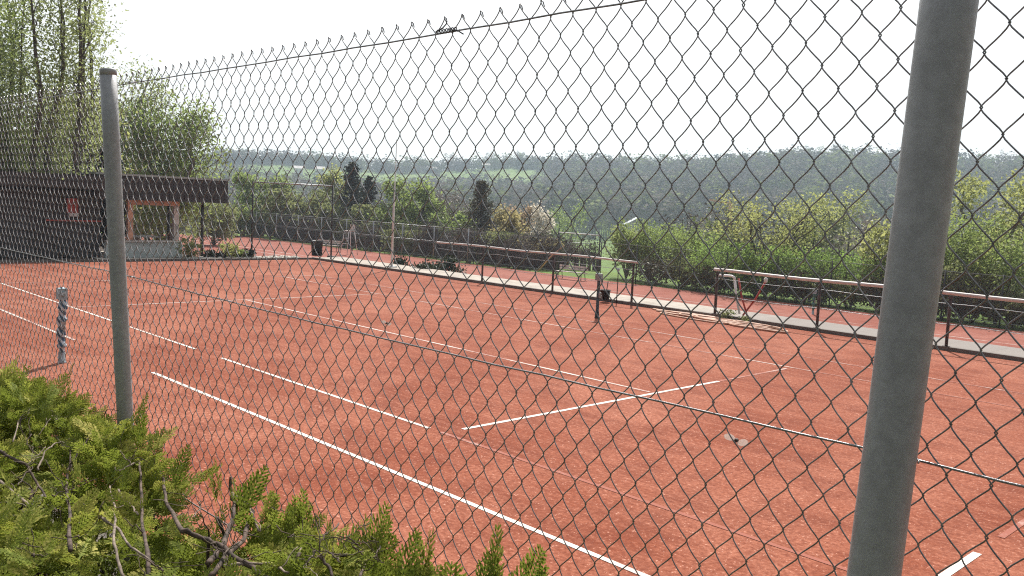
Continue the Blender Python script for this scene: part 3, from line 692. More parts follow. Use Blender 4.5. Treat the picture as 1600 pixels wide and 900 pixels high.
bench(G(1400, 478, -1.5), -1.5, 1.4, 0, 'small pale bench at the far hedge of the lower court beside the right fence post')
def umpire_chair(p, z, label):
    t = thing('umpire_chair', label, 'umpire chair', (p[0], p[1], z)); x, y = p[0], p[1]
    for sx in (-1, 1):
        for sy in (-1, 1): mb = MB(); mb.tube([(x+sx*.45, y+sy*.45, z), (x+sx*.26, y+sy*.25, z+1.7)], .028, 8); part('leg', mb, M_WHITE, t, smooth=True)
    mb = MB(); mb.box(x-.3, x+.3, y-.28, y+.28, z+1.7, z+1.75); part('seat', mb, M_PALEWOOD, t)
    mb = MB(); mb.box(x-.3, x+.3, y+.24, y+.28, z+1.76, z+2.2); part('backrest', mb, M_PALEWOOD, t)
    mb = MB()
    for k in (.4, .8, 1.2): mb.beam((x-.4+.11*k, y-.44+.11*k, z+k), (x+.4-.11*k, y-.44+.11*k, z+k), .03, .03)
    part('ladder', mb, M_WHITE, t)
umpire_chair(G(545, 398, -1.5), -1.5, 'white framed umpire chair on the distant lower court left of the mast')
p = G(508, 402, 0); t = thing('bin', 'black litter bin standing at the far left end of the walkway', 'bin', (p[0], 15.7, .07))
mb = MB(); mb.lathe([(.001, 0), (.22, 0), (.26, .62), (.27, .66), (.24, .66), (.22, .6), (.001, .58)], (p[0], 15.7, .075), 16); part('body', mb, M_BLACK, t, smooth=True)
mb = MB(); mb.tube([(p[0], 15.95, .07), (p[0], 15.95, 1.0)], .025, 8); part('post', mb, M_DARK, t, smooth=True)
# rolled tarpaulin / roller on lower court, and long crossbars of the distant courts' enclosure
pa, pb = G(480, 372, -1.5)[:2], G(612, 384, -1.5)[:2]
pa = np.array([-58, 30.9]); pb = np.array([-30, 34.6])
t = thing('enclosure_fence', 'grey low fence with white top bars behind the distant left court', 'fence', (-50, 32, -1.56))
A_, B_ = np.array([-62, 35.4]), np.array([-32, 35.4])
for k in range(9):
    q = A_+(B_-A_)*k/8; mb = MB(); mb.tube([(*q, -1.6), (*q, .9)], .04, 8); part('post', mb, M_STEEL, t, smooth=True)
for zz in (.85, -.2): mb = MB(); mb.tube([(*A_, zz), (*B_, zz)], .018, 8); part('crossbar', mb, M_STEEL, t, smooth=True)

# ------------------------------------------------------------------ pavilion and clubhouse at the far left
PX = -20.0
def onx(px_, py_): return ONX(px_, py_, PX)
pav = thing('pavilion', 'open timber pavilion with deep dark roof edge and pale posts', 'pavilion', (PX, 9, 0))
yl, yr = onx(150, 279)[1], onx(356, 283)[1]; zt = 3.10; zb = onx(356, 318)[2]
mb = MB(); mb.box(PX-3.6, PX+.02, yl, yr, zb+.02, zt); roof = part('roof', mb, M_DWOOD, pav)
mb = MB(); n = 34
for k in range(n):
    ya, yb2 = yl+(yr-yl)*k/n+.008, yl+(yr-yl)*(k+1)/n-.008; mb.box(PX+.022, PX+.05, ya, yb2, zb, zt-.002)
part('fascia_board', mb, M_DWOOD, roof)
mb = MB(); mb.box(PX-3.65, PX+.08, yl-.03, yr+.04, zt+.001, zt+.075); part('metal_edge', mb, M_STEEL, roof)
mb = MB(); y0_, y1_ = onx(203, 325)[1], onx(284, 325)[1]; mb.box(PX-.35, PX-.2, y0_, y1_, zb-.18, zb+.018); part('beam', mb, M_ORWOOD, pav)
for px_ in (207, 279): mb = MB(); y_ = onx(px_, 360)[1]; mb.box(PX-.36, PX-.19, y_-.10, y_+.10, 0.68, zb-.182); part('post', mb, M_ORWOOD if px_ == 207 else M_PALEWOOD, pav)
for px_ in (230, 256): mb = MB(); y_ = onx(px_, 360)[1]; mb.box(PX-3.3, PX-3.2, y_-.06, y_+.06, 0.02, zb); part('post', mb, M_PALEWOOD, pav)
for px_ in (312, 319): mb = MB(); y_ = onx(px_, 380)[1]; mb.tube([(PX-.2 if px_ == 319 else PX-3, y_, 0), (PX-.2 if px_ == 319 else PX-3, y_, zb+.01)], .06, 10); part('steel_post', mb, M_DARK, pav, smooth=True)
mb = MB(); mb.box(PX-.36, PX-.18, onx(168, 390)[1], onx(288, 390)[1], 0, .60); part('half_wall', mb, paint('grey_green_render', (.5, .55, .54), .9, .15, 2), pav)
mb = MB(); mb.box(PX-.40, PX-.12, onx(168, 390)[1], onx(288, 390)[1]+.05, .602, .66); part('coping', mb, M_PALEWOOD, pav)
mb = MB(); mb.box(PX-2.4, PX-1.2, y0_+.2, y1_-.3, .72, .76); part('table', mb, M_PALEWOOD, pav)
mb = MB(); mb.box(PX-3.6, PX-3.5, yl, onx(200, 360)[1], 0, zb+.018); part('rear_wall', mb, M_DWOOD, pav)
yL, yR = -6.0, onx(166, 340)[1]
club = thing('clubhouse', 'dark timber clubhouse in deep shade behind the left end of the court', 'clubhouse', (PX, 1, 0))
mb = MB(); mb.box(PX-6, PX-.6, yL, yR, 0, 2.3)
wall = part('wall', mb, M_DWOOD, club)
mb = MB(); k = yL
while k < yR-.1: mb.box(PX-.598, PX-.575, k+.006, min(k+.15, yR)-.006, 0.02, 2.44); k += .15
part('cladding', mb, M_DWOOD, wall)
mb = MB(); mb.add([(PX+.5, yL-.4, 2.55), (PX+.5, yR-.15, 2.55), (PX-3.3, yR-.15, 2.36), (PX-3.3, yL-.4, 2.36), (PX-6.5, yL-.4, 2.2), (PX-6.5, yR-.15, 2.2)] + [(PX+.5, yL-.4, 3.02), (PX+.5, yR-.15, 3.02), (PX-3.3, yR-.15, 2.85), (PX-3.3, yL-.4, 2.85), (PX-6.5, yL-.4, 2.7), (PX-6.5, yR-.15, 2.7)],
                  [(3, 2, 1, 0), (4, 5, 2, 3), (6, 7, 8, 9), (9, 8, 11, 10), (0, 1, 7, 6), (5, 4, 10, 11), (0, 6, 9, 3), (3, 9, 10, 4), (1, 2, 8, 7), (2, 5, 11, 8)]); part('roof', mb, paint('dark_roof_felt', (.05, .045, .045), .9, .3, 4), club)
mb = MB(); y_ = onx(25, 360)[1]; mb.box(PX-.573, PX-.53, y_-.5, y_+.5, .03, 2.1); dr = part('door', mb, M_DARK, club)
mb = MB(); mb.tube([(PX-.53, y_+.4, 1.05), (PX-.49, y_+.4, 1.05), (PX-.49, y_+.28, 1.05)], .012, 8); part('handle', mb, M_STEEL, dr)
mb = MB(); mb.box(PX-.573, PX-.45, onx(78, 348)[1], yR, 1.33, 1.38); part('ledge', mb, M_RED, club)
pb_ = onx(120, 326); t = thing('wall_box', 'small red box with a white bottom on the dark clubhouse wall', 'wall box', (PX-.57, pb_[1], pb_[2]))
mb = MB(); mb.box(PX-.572, PX-.42, pb_[1]-.19, pb_[1]+.19, pb_[2]-.18, pb_[2]+.36); part('box', mb, M_RED, t)
mb = MB(); mb.box(PX-.572, PX-.40, pb_[1]-.14, pb_[1]+.2, pb_[2]-.30, pb_[2]-.182); part('tray', mb, M_WHITE, t)

# ------------------------------------------------------------------ vegetation
def leafcards(mb, C, size, r, tint, asp=.55, nrm=None):
    n = len(C)
    if n == 0: return
    a = r.normal(0, 1, (n, 3))
    if nrm is not None: a = np.cross(nrm, a)             # leaves lie along the crown's surface
    a /= np.linalg.norm(a, axis=1)[:, None]
    b = np.cross(a, r.normal(0, 1, (n, 3)) if nrm is None else nrm); b /= np.linalg.norm(b, axis=1)[:, None]+1e-9
    s = (size*r.uniform(.6, 1.35, n))[:, None]; a = a*s; b = b*s*asp
    V = np.stack([C-a, C-b*.9+a*.1, C+a, C+b*.9+a*.1], 1).reshape(-1, 3)
    Q = np.arange(4*n).reshape(-1, 4); mb.add(V, Q, a=np.clip(tint, 0, 1))

LM = {
 'fresh': leaf_mat('fresh_green_leaves', (0.11, 0.15, 0.045), (0.21, 0.27, 0.08), (0.33, 0.38, 0.13)),
 'yellow': leaf_mat('yellow_green_leaves', (0.17, 0.19, 0.065), (0.29, 0.31, 0.11), (0.4, 0.41, 0.17)),
 'pale': leaf_mat('pale_green_leaves', (0.14, 0.17, 0.07), (0.25, 0.29, 0.11), (0.36, 0.4, 0.16)),
 'dark': leaf_mat('dark_evergreen', (.014, .026, .012), (.03, .048, .02), (.055, .075, .03), .1),
 'cypress': leaf_mat('blackish_evergreen', (.01, .016, .01), (.018, .026, .014), None, .05),
 'brown': leaf_mat('brown_olive_needles', (0.043, 0.046, 0.026), (0.094, 0.087, 0.043), (0.145, 0.131, 0.058), .12),
 'bare': leaf_mat('bare_twig_haze', (0.160, 0.133, 0.121), (0.248, 0.212, 0.195), (0.300, 0.283, 0.212), .15),
 'ochre': leaf_mat('ochre_new_leaves', (0.19, 0.18, 0.08), (0.3, 0.26, 0.12), (0.38, 0.32, 0.16)),
 'rust': leaf_mat('rusty_new_leaves', (0.2, 0.15, 0.09), (0.3, 0.22, 0.145), (0.38, 0.3, 0.2)),
 'white': leaf_mat('white_blossom', (.30, .27, .20), (.56, .52, .44), (.68, .64, .58)),
 'olive': leaf_mat('olive_green_leaves', (0.09, 0.105, 0.045), (0.17, 0.19, 0.075), (0.25, 0.27, 0.11)),
 'lush': leaf_mat('lush_green_undergrowth', (0.1, 0.17, 0.04), (0.19, 0.28, 0.07), (0.28, 0.38, 0.11)),
}
def limbs(mb, r, base, stems, height, spread, kids, rad0, curve=.1, first=.25, up=.55, bs=0.0):
    """tapered stems with side limbs; returns points along fine limbs with outward order"""
    tips = []
    for s in range(stems):
        a = 2*PI*(s+r.rand()*.7)/max(stems, 1)
        lean = spread*(r.uniform(.35, 1.0) if stems > 1 else r.uniform(0, .25))
        top = base+np.array([math.cos(a)*lean, math.sin(a)*lean, height*r.uniform(.82, 1.0)])
        st_ = base+np.array([math.cos(a), math.sin(a), 0])*(rad0*1.2 if stems > 1 else 0)+np.array([math.cos(a), math.sin(a), 0])*bs*r.uniform(.3, 1)
        if bs: top[:2] = st_[:2]+(top[:2]-base[:2])*.45
        P = wob(st_, top, 10, curve*height*(.008 if bs else .02), r)
        tt = np.linspace(0, 1, 10)[:, None]
        if not bs: P[:, :2] = base[:2]+(P[:, :2]-base[:2])*(.45+.55*tt)
        mb.tube(P, rad0*np.linspace(1, .12, 10), 7)
        for k in range(kids):
            f = first+(1-first)*((k+r.rand())/kids); i = min(int(f*9), 8); q = P[i]+(P[i+1]-P[i])*(f*9-i)
            an = r.uniform(0, 2*PI); L = height*.34*(1.12-f)**.6*r.uniform(.55, 1.1)*(spread/height*1.7+.35)*(.5 if bs else 1)
            d = np.array([math.cos(an), math.sin(an), up*r.uniform(.7, 1.6)]); d /= np.linalg.norm(d)
            e = q+d*L; B = wob(q, e, 6, L*.03, r); mb.tube(B, rad0*.42*(1-f*.6)*np.linspace(1, .15, 6), 5, cap=False)
            tips += [B[j] for j in (2, 3, 4, 5)]
            for g in range(3):
                q2 = B[r.randint(2, 6)]; d2 = d+r.normal(0, .55, 3); d2 /= np.linalg.norm(d2); e2 = q2+d2*L*.45
                mb.tube([q2, (q2+e2)/2+r.normal(0, L*.03, 3), e2], [rad0*.12, rad0*.07, rad0*.02], 4, cap=False)
                tips += [(q2+e2)/2, e2]
        tips += [P[-1], P[-2]]
    return np.array(tips)
def tree(name, label, cat, base, height, width, kind, seed, style='round', n=2600, leaf=.14, bark=M_BARK, group=None, stems=None):
    r = R(seed); base = np.asarray(base, float)
    t = thing(name, label, cat, base, group)
    wood = MB(); fol = MB()
    if style in ('round', 'airy', 'upright', 'bush', 'stemmy', 'bareround'):
        st = stems or {'round': 2, 'airy': 2, 'upright': 9, 'bush': 7, 'stemmy': 8, 'bareround': 4}[style]
        sp = width*{'round': .28, 'airy': .3, 'upright': .42, 'bush': .42, 'stemmy': .42, 'bareround': .36}[style]
        rad0 = height*{'round': .02, 'airy': .016, 'upright': .0088, 'bush': .009, 'stemmy': .011, 'bareround': .012}[style]
        tips = limbs(wood, r, base, st, height*.95, sp, {'round': 13, 'airy': 14, 'upright': 16, 'bush': 9, 'stemmy': 9, 'bareround': 16}[style], rad0, 1.0,
                     {'round': .22, 'airy': .2, 'upright': .18, 'bush': .12, 'stemmy': .22, 'bareround': .2}[style], {'upright': 2.6, 'stemmy': 1.1}.get(style, .55), width*.3 if style == 'upright' else 0)
        # bring the limbs to the wanted width, then round the outline off
        rr = np.hypot(tips[:, 0]-base[0], tips[:, 1]-base[1]); k = width*.46/max(np.percentile(rr, 88), 1e-3)
        for v in wood.v: v[:, :2] = base[:2]+(v[:, :2]-base[:2])*np.where((v[:, 2] < base[2]+height*.06) & (style != 'upright'), 1, k)[:, None]
        cl = tips.copy(); cl[:, :2] = base[:2]+(tips[:, :2]-base[:2])*k
        if style in ('round', 'bush', 'bareround', 'airy'):
            f_ = np.clip((cl[:, 2]-base[2])/height, 0, 1); lo_ = .52 if style != 'bush' else .42
            lim = width*.56*np.sqrt(np.clip(1-((f_-lo_)/(1.02-lo_))**2, .05, 1)); lim = np.where(f_ < lo_, width*.56*np.sqrt(np.clip(1-((f_-lo_)/(lo_+.15))**2, .1, 1)), lim)
            rr = np.hypot(cl[:, 0]-base[0], cl[:, 1]-base[1]); q_ = np.minimum(1, lim/np.maximum(rr, 1e-3)); cl[:, :2] = base[:2]+(cl[:, :2]-base[:2])*q_[:, None]
        clump = r.uniform(0, .6, len(cl)); wgt = r.uniform(.1, 1, len(cl))**2.6; wgt /= wgt.sum()
        ix = r.choice(len(cl), n, p=wgt)
        sg = {'round': .055, 'airy': .045, 'upright': .035, 'bush': .075, 'stemmy': .06, 'bareround': .05}[style]*max(height, width*.9)
        C = cl[ix]+r.normal(0, 1, (n, 3))*sg*np.array([1, 1, 1.05])
        C[:, 2] = np.clip(C[:, 2], base[2]+.05, base[2]+height*1.04)
        leafcards(fol, C, leaf, r, clump[ix]+r.uniform(0, .4, n))
    elif style == 'conifer':
        wood.tube([base, base+(0, 0, height*.5), base+(0, 0, height)], [height*.022, height*.014, .02], 8)
        lv = int(height*3.2); C = []; T = []
        for k in range(lv):
            f = .1+.9*k/lv; R_ = width*.5*(1-f)**.65*r.uniform(.75, 1.15)+.08
            for j in range(8):
                an = r.uniform(0, 2*PI); L = R_*r.uniform(.55, 1.1); q = base+np.array([0, 0, f*height]); e = q+np.array([math.cos(an)*L, math.sin(an)*L, -.18*L+.1])
                wood.tube([q, e], [height*.004, .004], 4, cap=False)
                m_ = max(3, int(n/(lv*8))); s = r.rand(m_)**.6; C.append(q+(e-q)*s[:, None]+r.normal(0, .1*R_+.05, (m_, 3))*(1, 1, .8)); T.append(np.full(m_, r.uniform(0, .6)))
        C = np.concatenate(C); leafcards(fol, C, leaf, r, np.concatenate(T)+r.uniform(0, .3, len(C)), .4)
    tr = part('trunk', wood, bark, t, smooth=True)
    part('crown', fol, LM[kind], t, attr='tint')
    return t
def TP(px_, ytop, D):
    d = ray(px_, 330); x, y = CAM[0]+d[0]*D, CAM[1]+d[1]*D; zt_ = CAM[2]+ray(px_, ytop)[2]*D; z = float(terrain(x, y))
    return np.array([x, y, z]), zt_-z
def TW(px_w, D): return px_w/F_PX*D*1.04
seed = [100]
def T(name, label, px_, ytop, D, wpx, kind, style, n=2600, leaf=.14, bark=M_BARK, cat='tree', base=None, group=None, stems=None):
    seed[0] += 1; b, h = TP(px_, ytop, D)
    if base is not None: h += b[2]-base; b[2] = base
    return tree(name, label, cat, b, h, TW(wpx, D), kind, seed[0], style, n, leaf, bark, group, stems)

# behind the clubhouse
T('poplar_tree', 'huge many-stemmed tree with dark upright trunks behind the clubhouse', 58, -170, 38.5, 185, 'pale', 'upright', 27000, .066, M_BARK, base=0, stems=11)
T('poplar_tree', 'leafy upright tree cut off by the left edge of the photo', -70, -60, 39, 170, 'fresh', 'upright', 9000, .075, M_BARK, base=0, stems=7)
T('lime_tree', 'full light green tree above the right half of the pavilion roof', 264, 134, 56, 108, 'fresh', 'round', 12500, .115, M_BARKG, base=-1.5)
T('birch_tree', 'thin wispy pale tree rising just right of the left fence post', 214, 95, 58, 100, 'pale', 'airy', 7500, .1, M_BIRCH, base=-1.5)
T('broadleaf_tree', 'leafy yellow-green tree between the dark trunks and the left fence post', 135, 145, 52, 110, 'yellow', 'round', 6500, .13, M_BARKG, base=-1.5)
T('broadleaf_tree', 'green leafy tree at the extreme left behind the clubhouse roof', 20, 165, 52, 130, 'fresh', 'round', 6500, .13, M_BARK, base=-1.5)
T('cypress_tree', 'blackish pointed conifer half hidden by the left fence post', 166, 226, 40, 80, 'cypress', 'conifer', 6500, .12, M_BARK, base=0)
T('broadleaf_tree', 'olive green tree seen through the open pavilion', 245, 262, 60, 130, 'olive', 'round', 4000, .15, M_BARK, base=-1.5)
T('shrub', 'olive shrub right of the pavilion roof edge by the lower court', 335, 318, 72, 70, 'olive', 'bush', 2600, .14, cat='shrub')

# behind the lower courts, left to right
T('broadleaf_tree', 'bright green rounded tree behind the tall dark two-post frame', 408, 268, 92, 80, 'fresh', 'round', 4200, .17)
T('shrub', 'low green shrub left of the tall frame behind the far court', 365, 322, 88, 60, 'fresh', 'bush', 2000, .17, cat='shrub')
T('broadleaf_tree', 'broad olive tree in the middle of the tall two-post frame', 466, 300, 86, 100, 'olive', 'round', 4200, .16)
T('broadleaf_tree', 'slim yellow-green tree just left of the dark spruce', 512, 258, 92, 50, 'yellow', 'airy', 2600, .16, M_BARKG)
T('spruce_tree', 'dark slender spruce, tallest between frame and white mast', 548, 252, 82, 74, 'dark', 'conifer', 4200, .17)
T('spruce_tree', 'shorter dark spruce right beside the tallest one', 574, 274, 84, 60, 'dark', 'conifer', 3200, .17)
T('broadleaf_tree', 'olive bushy tree below the two dark spruces', 545, 322, 80, 90, 'olive', 'round', 3200, .16)
T('broadleaf_tree', 'round bright green tree right of the white mast', 640, 274, 76, 92, 'fresh', 'round', 5000, .15)
T('bare_tree', 'bare greyish tree between round green tree and brown conifer', 704, 296, 88, 80, 'bare', 'bareround', 2600, .13, M_BARKG)
T('yew_tree', 'brownish dark conifer standing left of the orange trees', 752, 280, 70, 90, 'brown', 'conifer', 5200, .13)
T('broadleaf_tree', 'small green tree under the bare greyish tree', 708, 332, 74, 70, 'fresh', 'round', 2800, .14)
T('broadleaf_tree', 'ochre young-leaved tree directly right of the brown conifer', 790, 322, 66, 62, 'ochre', 'round', 2600, .12, M_BARKG)
T('broadleaf_tree', 'rusty orange tree left of the white blossom', 816, 308, 74, 46, 'rust', 'airy', 2200, .12, M_BARKG)
T('cherry_tree', 'narrow white blossoming tree among the orange ones', 847, 318, 66, 30, 'white', 'airy', 1300, .11, M_BARK)
T('broadleaf_tree', 'fresh green tree behind the white blossoming tree', 884, 312, 150, 60, 'fresh', 'round', 2800, .18)
T('shrub', 'tangled olive shrub under the orange trees at the far court edge', 790, 366, 64, 80, 'olive', 'bush', 2200, .12, cat='shrub')
T('shrub', 'brown leafless shrub behind the middle of the long thin railing', 712, 372, 68, 80, 'bare', 'bareround', 2200, .11, cat='shrub')
T('shrub', 'brown twiggy shrub right of the white mast behind the far court', 640, 362, 71, 90, 'olive', 'bush', 2200, .12, cat='shrub')
T('shrub', 'twiggy shrub between ochre and blossoming trees at the court edge', 846, 372, 61, 70, 'ochre', 'bareround', 1700, .1, cat='shrub')
T('willow_shrub', 'light green willow shrub at the right edge of the bright meadow', 984, 356, 56, 56, 'pale', 'stemmy', 3200, .1, M_BARKG, cat='shrub')
T('willow_shrub', 'tall fresh willow shrub second right of the meadow', 1022, 346, 55, 76, 'fresh', 'stemmy', 4600, .075, M_BARKG, cat='shrub')
T('willow_shrub', 'broad fresh willow shrub left of the small hose cart', 1078, 356, 53, 84, 'fresh', 'stemmy', 4600, .075, M_BARKG, cat='shrub')
T('alder_tree', 'open many-stemmed small tree behind the right railing', 1205, 306, 50, 150, 'yellow', 'stemmy', 4200, .085, M_BARK, stems=9)
T('willow_tree', 'round yellow-green willow, the brighter left of the pair before the forest', 1248, 306, 98, 60, 'yellow', 'round', 3400, .17, M_BARKG)
T('willow_tree', 'biggest yellow-green willow right of the open many-stemmed tree', 1314, 298, 96, 84, 'yellow', 'round', 4400, .17, M_BARKG)
T('bare_tree', 'wide purplish bare tree left of the right fence post', 1376, 322, 84, 110, 'bare', 'bareround', 3800, .13, M_BARKG)
T('bare_tree', 'grey bare thicket tree above the pale willow shrubs', 1110, 330, 98, 110, 'bare', 'bareround', 3000, .14, M_BARKG)
T('elder_shrub', 'large-leaved yellowish shrub directly left of the right fence post', 1402, 350, 47, 84, 'yellow', 'stemmy', 2200, .12, M_BARK, cat='shrub')
T('ash_tree', 'tall open tree with grey trunk at the right edge of the photo', 1556, 264, 50, 180, 'yellow', 'airy', 6500, .1, M_BARKG, stems=3)
T('elder_shrub', 'bright leafy shrub just right of the right fence post', 1498, 338, 46, 84, 'fresh', 'stemmy', 4200, .08, cat='shrub')
T('elder_shrub', 'dense green shrub below the tall grey-trunked tree', 1572, 360, 45, 90, 'fresh', 'bush', 4200, .08, cat='shrub')
T('bramble_bush', 'lush low bush at the foot of the open many-stemmed tree', 1190, 386, 48, 96, 'lush', 'bush', 2900, .1, cat='bush')
T('bramble_bush', 'lush low bush above the hose cart', 1128, 382, 50, 90, 'lush', 'bush', 3600, .07, cat='bush')
T('bramble_bush', 'lush low bush behind the middle of the right railing', 1268, 390, 47, 90, 'lush', 'bush', 3600, .07, cat='bush')
T('bramble_bush', 'lush bush under the wide purplish bare tree', 1342, 396, 47, 100, 'lush', 'bush', 3600, .07, cat='bush')
T('bramble_bush', 'lush bush hard behind the right fence post', 1430, 400, 46, 90, 'lush', 'bush', 3600, .075, cat='bush')
T('bramble_bush', 'dark green bush right of the fence post, above the railing', 1520, 410, 45, 90, 'olive', 'bush', 3600, .075, cat='bush')
# low dark bushes along the foot of the far court edge
lab = 'low dark green bush in the row along the far edge of the lower court'
for k in range(24):
    x = -16.8+k*1.45+rng.uniform(-.3, .3)
    b = np.array([x, 36.6+rng.uniform(-.3, .5), -1.6]); tree('low_bush', lab, 'bush', b, rng.uniform(1.2, 1.9), rng.uniform(2.0, 2.8), 'olive' if k % 3 else 'brown', 300+k, 'bush', 1300, .1, group='low bushes along the far court edge')
# garden strip with stones and plants at the left kerb
mb = MB(); pr = R(4)
for k in range(500):
    y = pr.uniform(9.6, 14.4); x = pr.uniform(-19.6, -18.75); s = pr.uniform(.03, .09)
    V = np.array([(x-s, y-s, .0), (x+s, y-s*.8, .0), (x+s*.9, y+s, .0), (x-s, y+s, 0), (x-s*.6, y-s*.5, s*1.1), (x+s*.6, y-s*.5, s), (x+s*.5, y+s*.6, s*1.2), (x-s*.5, y+s*.6, s)])+pr.normal(0, s*.12, (8, 3)); V[:, 2] = np.maximum(V[:, 2], -.01)
    mb.add(V, [(4, 5, 6, 7), (0, 1, 5, 4), (1, 2, 6, 5), (2, 3, 7, 6), (3, 0, 4, 7)])
struct('gravel', mb, paint('white_pebbles', (.62, .58, .52), .9, .2, 9), kind='stuff')
for k, (px_, h, wd, kd, lb) in enumerate(((290, .75, .9, 'pale', 'pale bushy plant beside the pavilion half wall'), (325, .36, .45, 'dark', 'dark tuft in white pebbles under the pavilion overhang'), (345, .26, .4, 'dark', 'small dark plant in white pebbles beside the court'),
                                      (358, .65, .9, 'yellow', 'yellow-green plant in the pebble strip before the tall frame'), (376, .35, .6, 'fresh', 'low green plant in the pebbles near the court corner'), (389, .36, .6, 'cypress', 'very dark low shrub at the far left court corner'))):
    q = G(px_, 403, .1); tree('garden_plant', lb, 'plant', (-19.1, q[1]*1.0+.35, 0), h, wd, kd, 500+k, 'bush', 500, .06)
for k, (px_, py_, lb) in enumerate(((655, 414, 'dark green low juniper left of another on the far side of the walkway'), (682, 414, 'dark green low juniper right of another on the far side of the walkway'))):
    q = G(px_, py_, .1); q[1] = 17.2; tree('juniper', lb, 'shrub', (ONY(px_, py_, 17.2)[0], 17.2, -1.5), 1.95, 2.3, 'dark', 520+k, 'round', 5000, .055)
q = G(1122, 500); tree('weed', 'small green weed at the foot of the right railing end', 'weed', (q[0]+.05, 14.8, 0), .24, .5, 'olive', 531, 'bush', 160, .04)
q = G(1143, 505); tree('weed', 'low dark weed at the kerb under the hose cart', 'weed', (q[0]+.05, 14.8, 0), .13, .4, 'olive', 532, 'bush', 120, .035)

# far wood on the valley slope: one mass
def forest(name, pts, cols, seed_, hmin, hmax, ncard, csize):
    r = R(seed_); fol = MB(); protos = []
    for kind in range(8):
        if kind < 5:                                        # rounded leafing crown
            nb = 7; cc = r.normal(0, .2, (nb, 3))*(1, 1, .8)+(0, 0, .62)
            C = cc[r.randint(0, nb, ncard)]+r.normal(0, .12, (ncard, 3))
        else:                                               # taller, thin
            C = np.stack([r.normal(0, .16, ncard), r.normal(0, .16, ncard), r.uniform(.25, 1, ncard)], -1)
        protos.append(C)
    for (x, y), cv in zip(pts, cols):
        h = r.uniform(hmin, hmax); z = float(terrain(x, y)); Dc = math.hypot(x-CAM[0], y-CAM[1])
        if Dc > 622: z -= h*.38
        C = protos[r.randint(8)].copy(); w_ = h*r.uniform(.75, 1.15)
        a = r.rand()*6.28; ca, sa = math.cos(a), math.sin(a)
        P = np.stack([x+w_*(C[:, 0]*ca-C[:, 1]*sa), y+w_*(C[:, 0]*sa+C[:, 1]*ca), z+h*C[:, 2]], -1)
        nr = P-np.array([x, y, z+h*.5]); nr = nr/np.linalg.norm(nr, axis=1)[:, None]+r.normal(0, .33, P.shape)
        leafcards(fol, P, csize*h, r, np.clip(cv+r.normal(0, .045, len(P)), 0, 1), .75, nr)
        s = h*.02; fol.add([(x-s, y, z), (x+s, y, z), (x, y+s, z), (x, y, z+h*.8)], None, [(0, 1, 3), (1, 2, 3), (2, 0, 3)], a=.12)
        for _ in range(2):                                  # pale bare leaders
            ox, oy = r.normal(0, w_*.22, 2); s = .16; fol.add([(x+ox-s, y+oy, z), (x+ox+s, y+oy, z), (x+ox, y+oy+s, z), (x+ox*1.2, y+oy*1.2, z+h*r.uniform(.85, 1.12))], None, [(0, 1, 3), (1, 2, 3), (2, 0, 3)], a=r.uniform(.4, .55))
    return fol
m = N('far_wood'); a = m.n('ShaderNodeAttribute'); a.attribute_name = 'tint'
col = m.ramp(a.outputs['Fac'], [(0, (.02, .028, .016)), (.25, (.06, .052, .047)), (.5, (.125, .105, .095)), (.68, (.09, .105, .045)), (.85, (.13, .165, .05)), (1, (.2, .235, .08))])
b = m.bsdf(col, .9, 0, .1); tl = m.n('ShaderNodeBsdfTranslucent'); m.l(col, tl.inputs[0]); ms = m.n('ShaderNodeMixShader'); ms.inputs[0].default_value = .25; m.l(b, ms.inputs[1]); m.l(tl.outputs[0], ms.inputs[2]); M_WOOD = m.done(ms.outputs[0])
fr = R(77); pts = []; cols = []
def polar(az, D): return CAM[0]+D*math.cos(rad(az)), CAM[1]+D*math.sin(rad(az))
while len(pts) < 4300:
    az = fr.uniform(98, 172); D = math.sqrt(fr.uniform(300**2, 645**2))
    if az > 133.5+fr.normal(0, .5) and 540 < D < 632: continue     # open field on the left half of the ridge
    x, y = polar(az, D); g = vnoise(x, y, .018, 3)
    c_ = fr.uniform(.18, .55) if fr.rand() < .68-.3*(g > .6) else (fr.uniform(.68, 1.0) if fr.rand() < .7 else fr.uniform(0, .12))
    pts.append((x, y)); cols.append(c_)
for k in range(520):
    az = fr.uniform(131, 172); pts.append(polar(az, fr.uniform(626, 664))); cols.append(fr.uniform(.05, .5) if fr.rand() < .6 else fr.uniform(.65, .8))
struct('far_wood', forest('far_wood', pts, cols, 5, 9, 16, 75, .066), M_WOOD, kind='stuff', attr='tint')
pts = []; cols = []
while len(pts) < 430:
    az = fr.uniform(100, 170); D = fr.uniform(120, 300); x, y = polar(az, D)
    if 125 < az < 138 and D < 275 and fr.rand() < .96: continue      # the meadow stays open
    if y < 44 or fr.rand() > .25+.75*(D/300): continue
    pts.append((x, y)); cols.append(fr.uniform(.2, .55) if fr.rand() < .5 else fr.uniform(.62, 1.0))
struct('valley_thicket', forest('valley_thicket', pts, cols, 6, 5, 10, 320, .022), M_WOOD, kind='stuff', attr='tint')
pts = []; cols = []
while len(pts) < 420:                                        # scrub on the slope just below the courts
    az = fr.uniform(100, 168); x, y = polar(az, fr.uniform(56, 125))
    if y < 41 and x > -66: continue
    if 126 < az < 136 : continue
    pts.append((x, y)); cols.append(fr.uniform(.2, .5) if fr.rand() < .45 else fr.uniform(.6, .95))
struct('slope_scrub', forest('slope_scrub', pts, cols, 8, 2.2, 4.5, 360, .03), M_WOOD, kind='stuff', attr='tint')

pts = []; cols = []
while len(pts) < 330:                                        # brown scrub on the bank right behind the lower courts
    x, y = fr.uniform(-66, -27), fr.uniform(36.3, 45)
    pts.append((x, y)); cols.append(fr.uniform(.18, .5) if fr.rand() < .72 else fr.uniform(.6, .9))
struct('undergrowth', forest('undergrowth', pts, cols, 9, 1.3, 2.6, 420, .035), M_WOOD, kind='stuff', attr='tint')

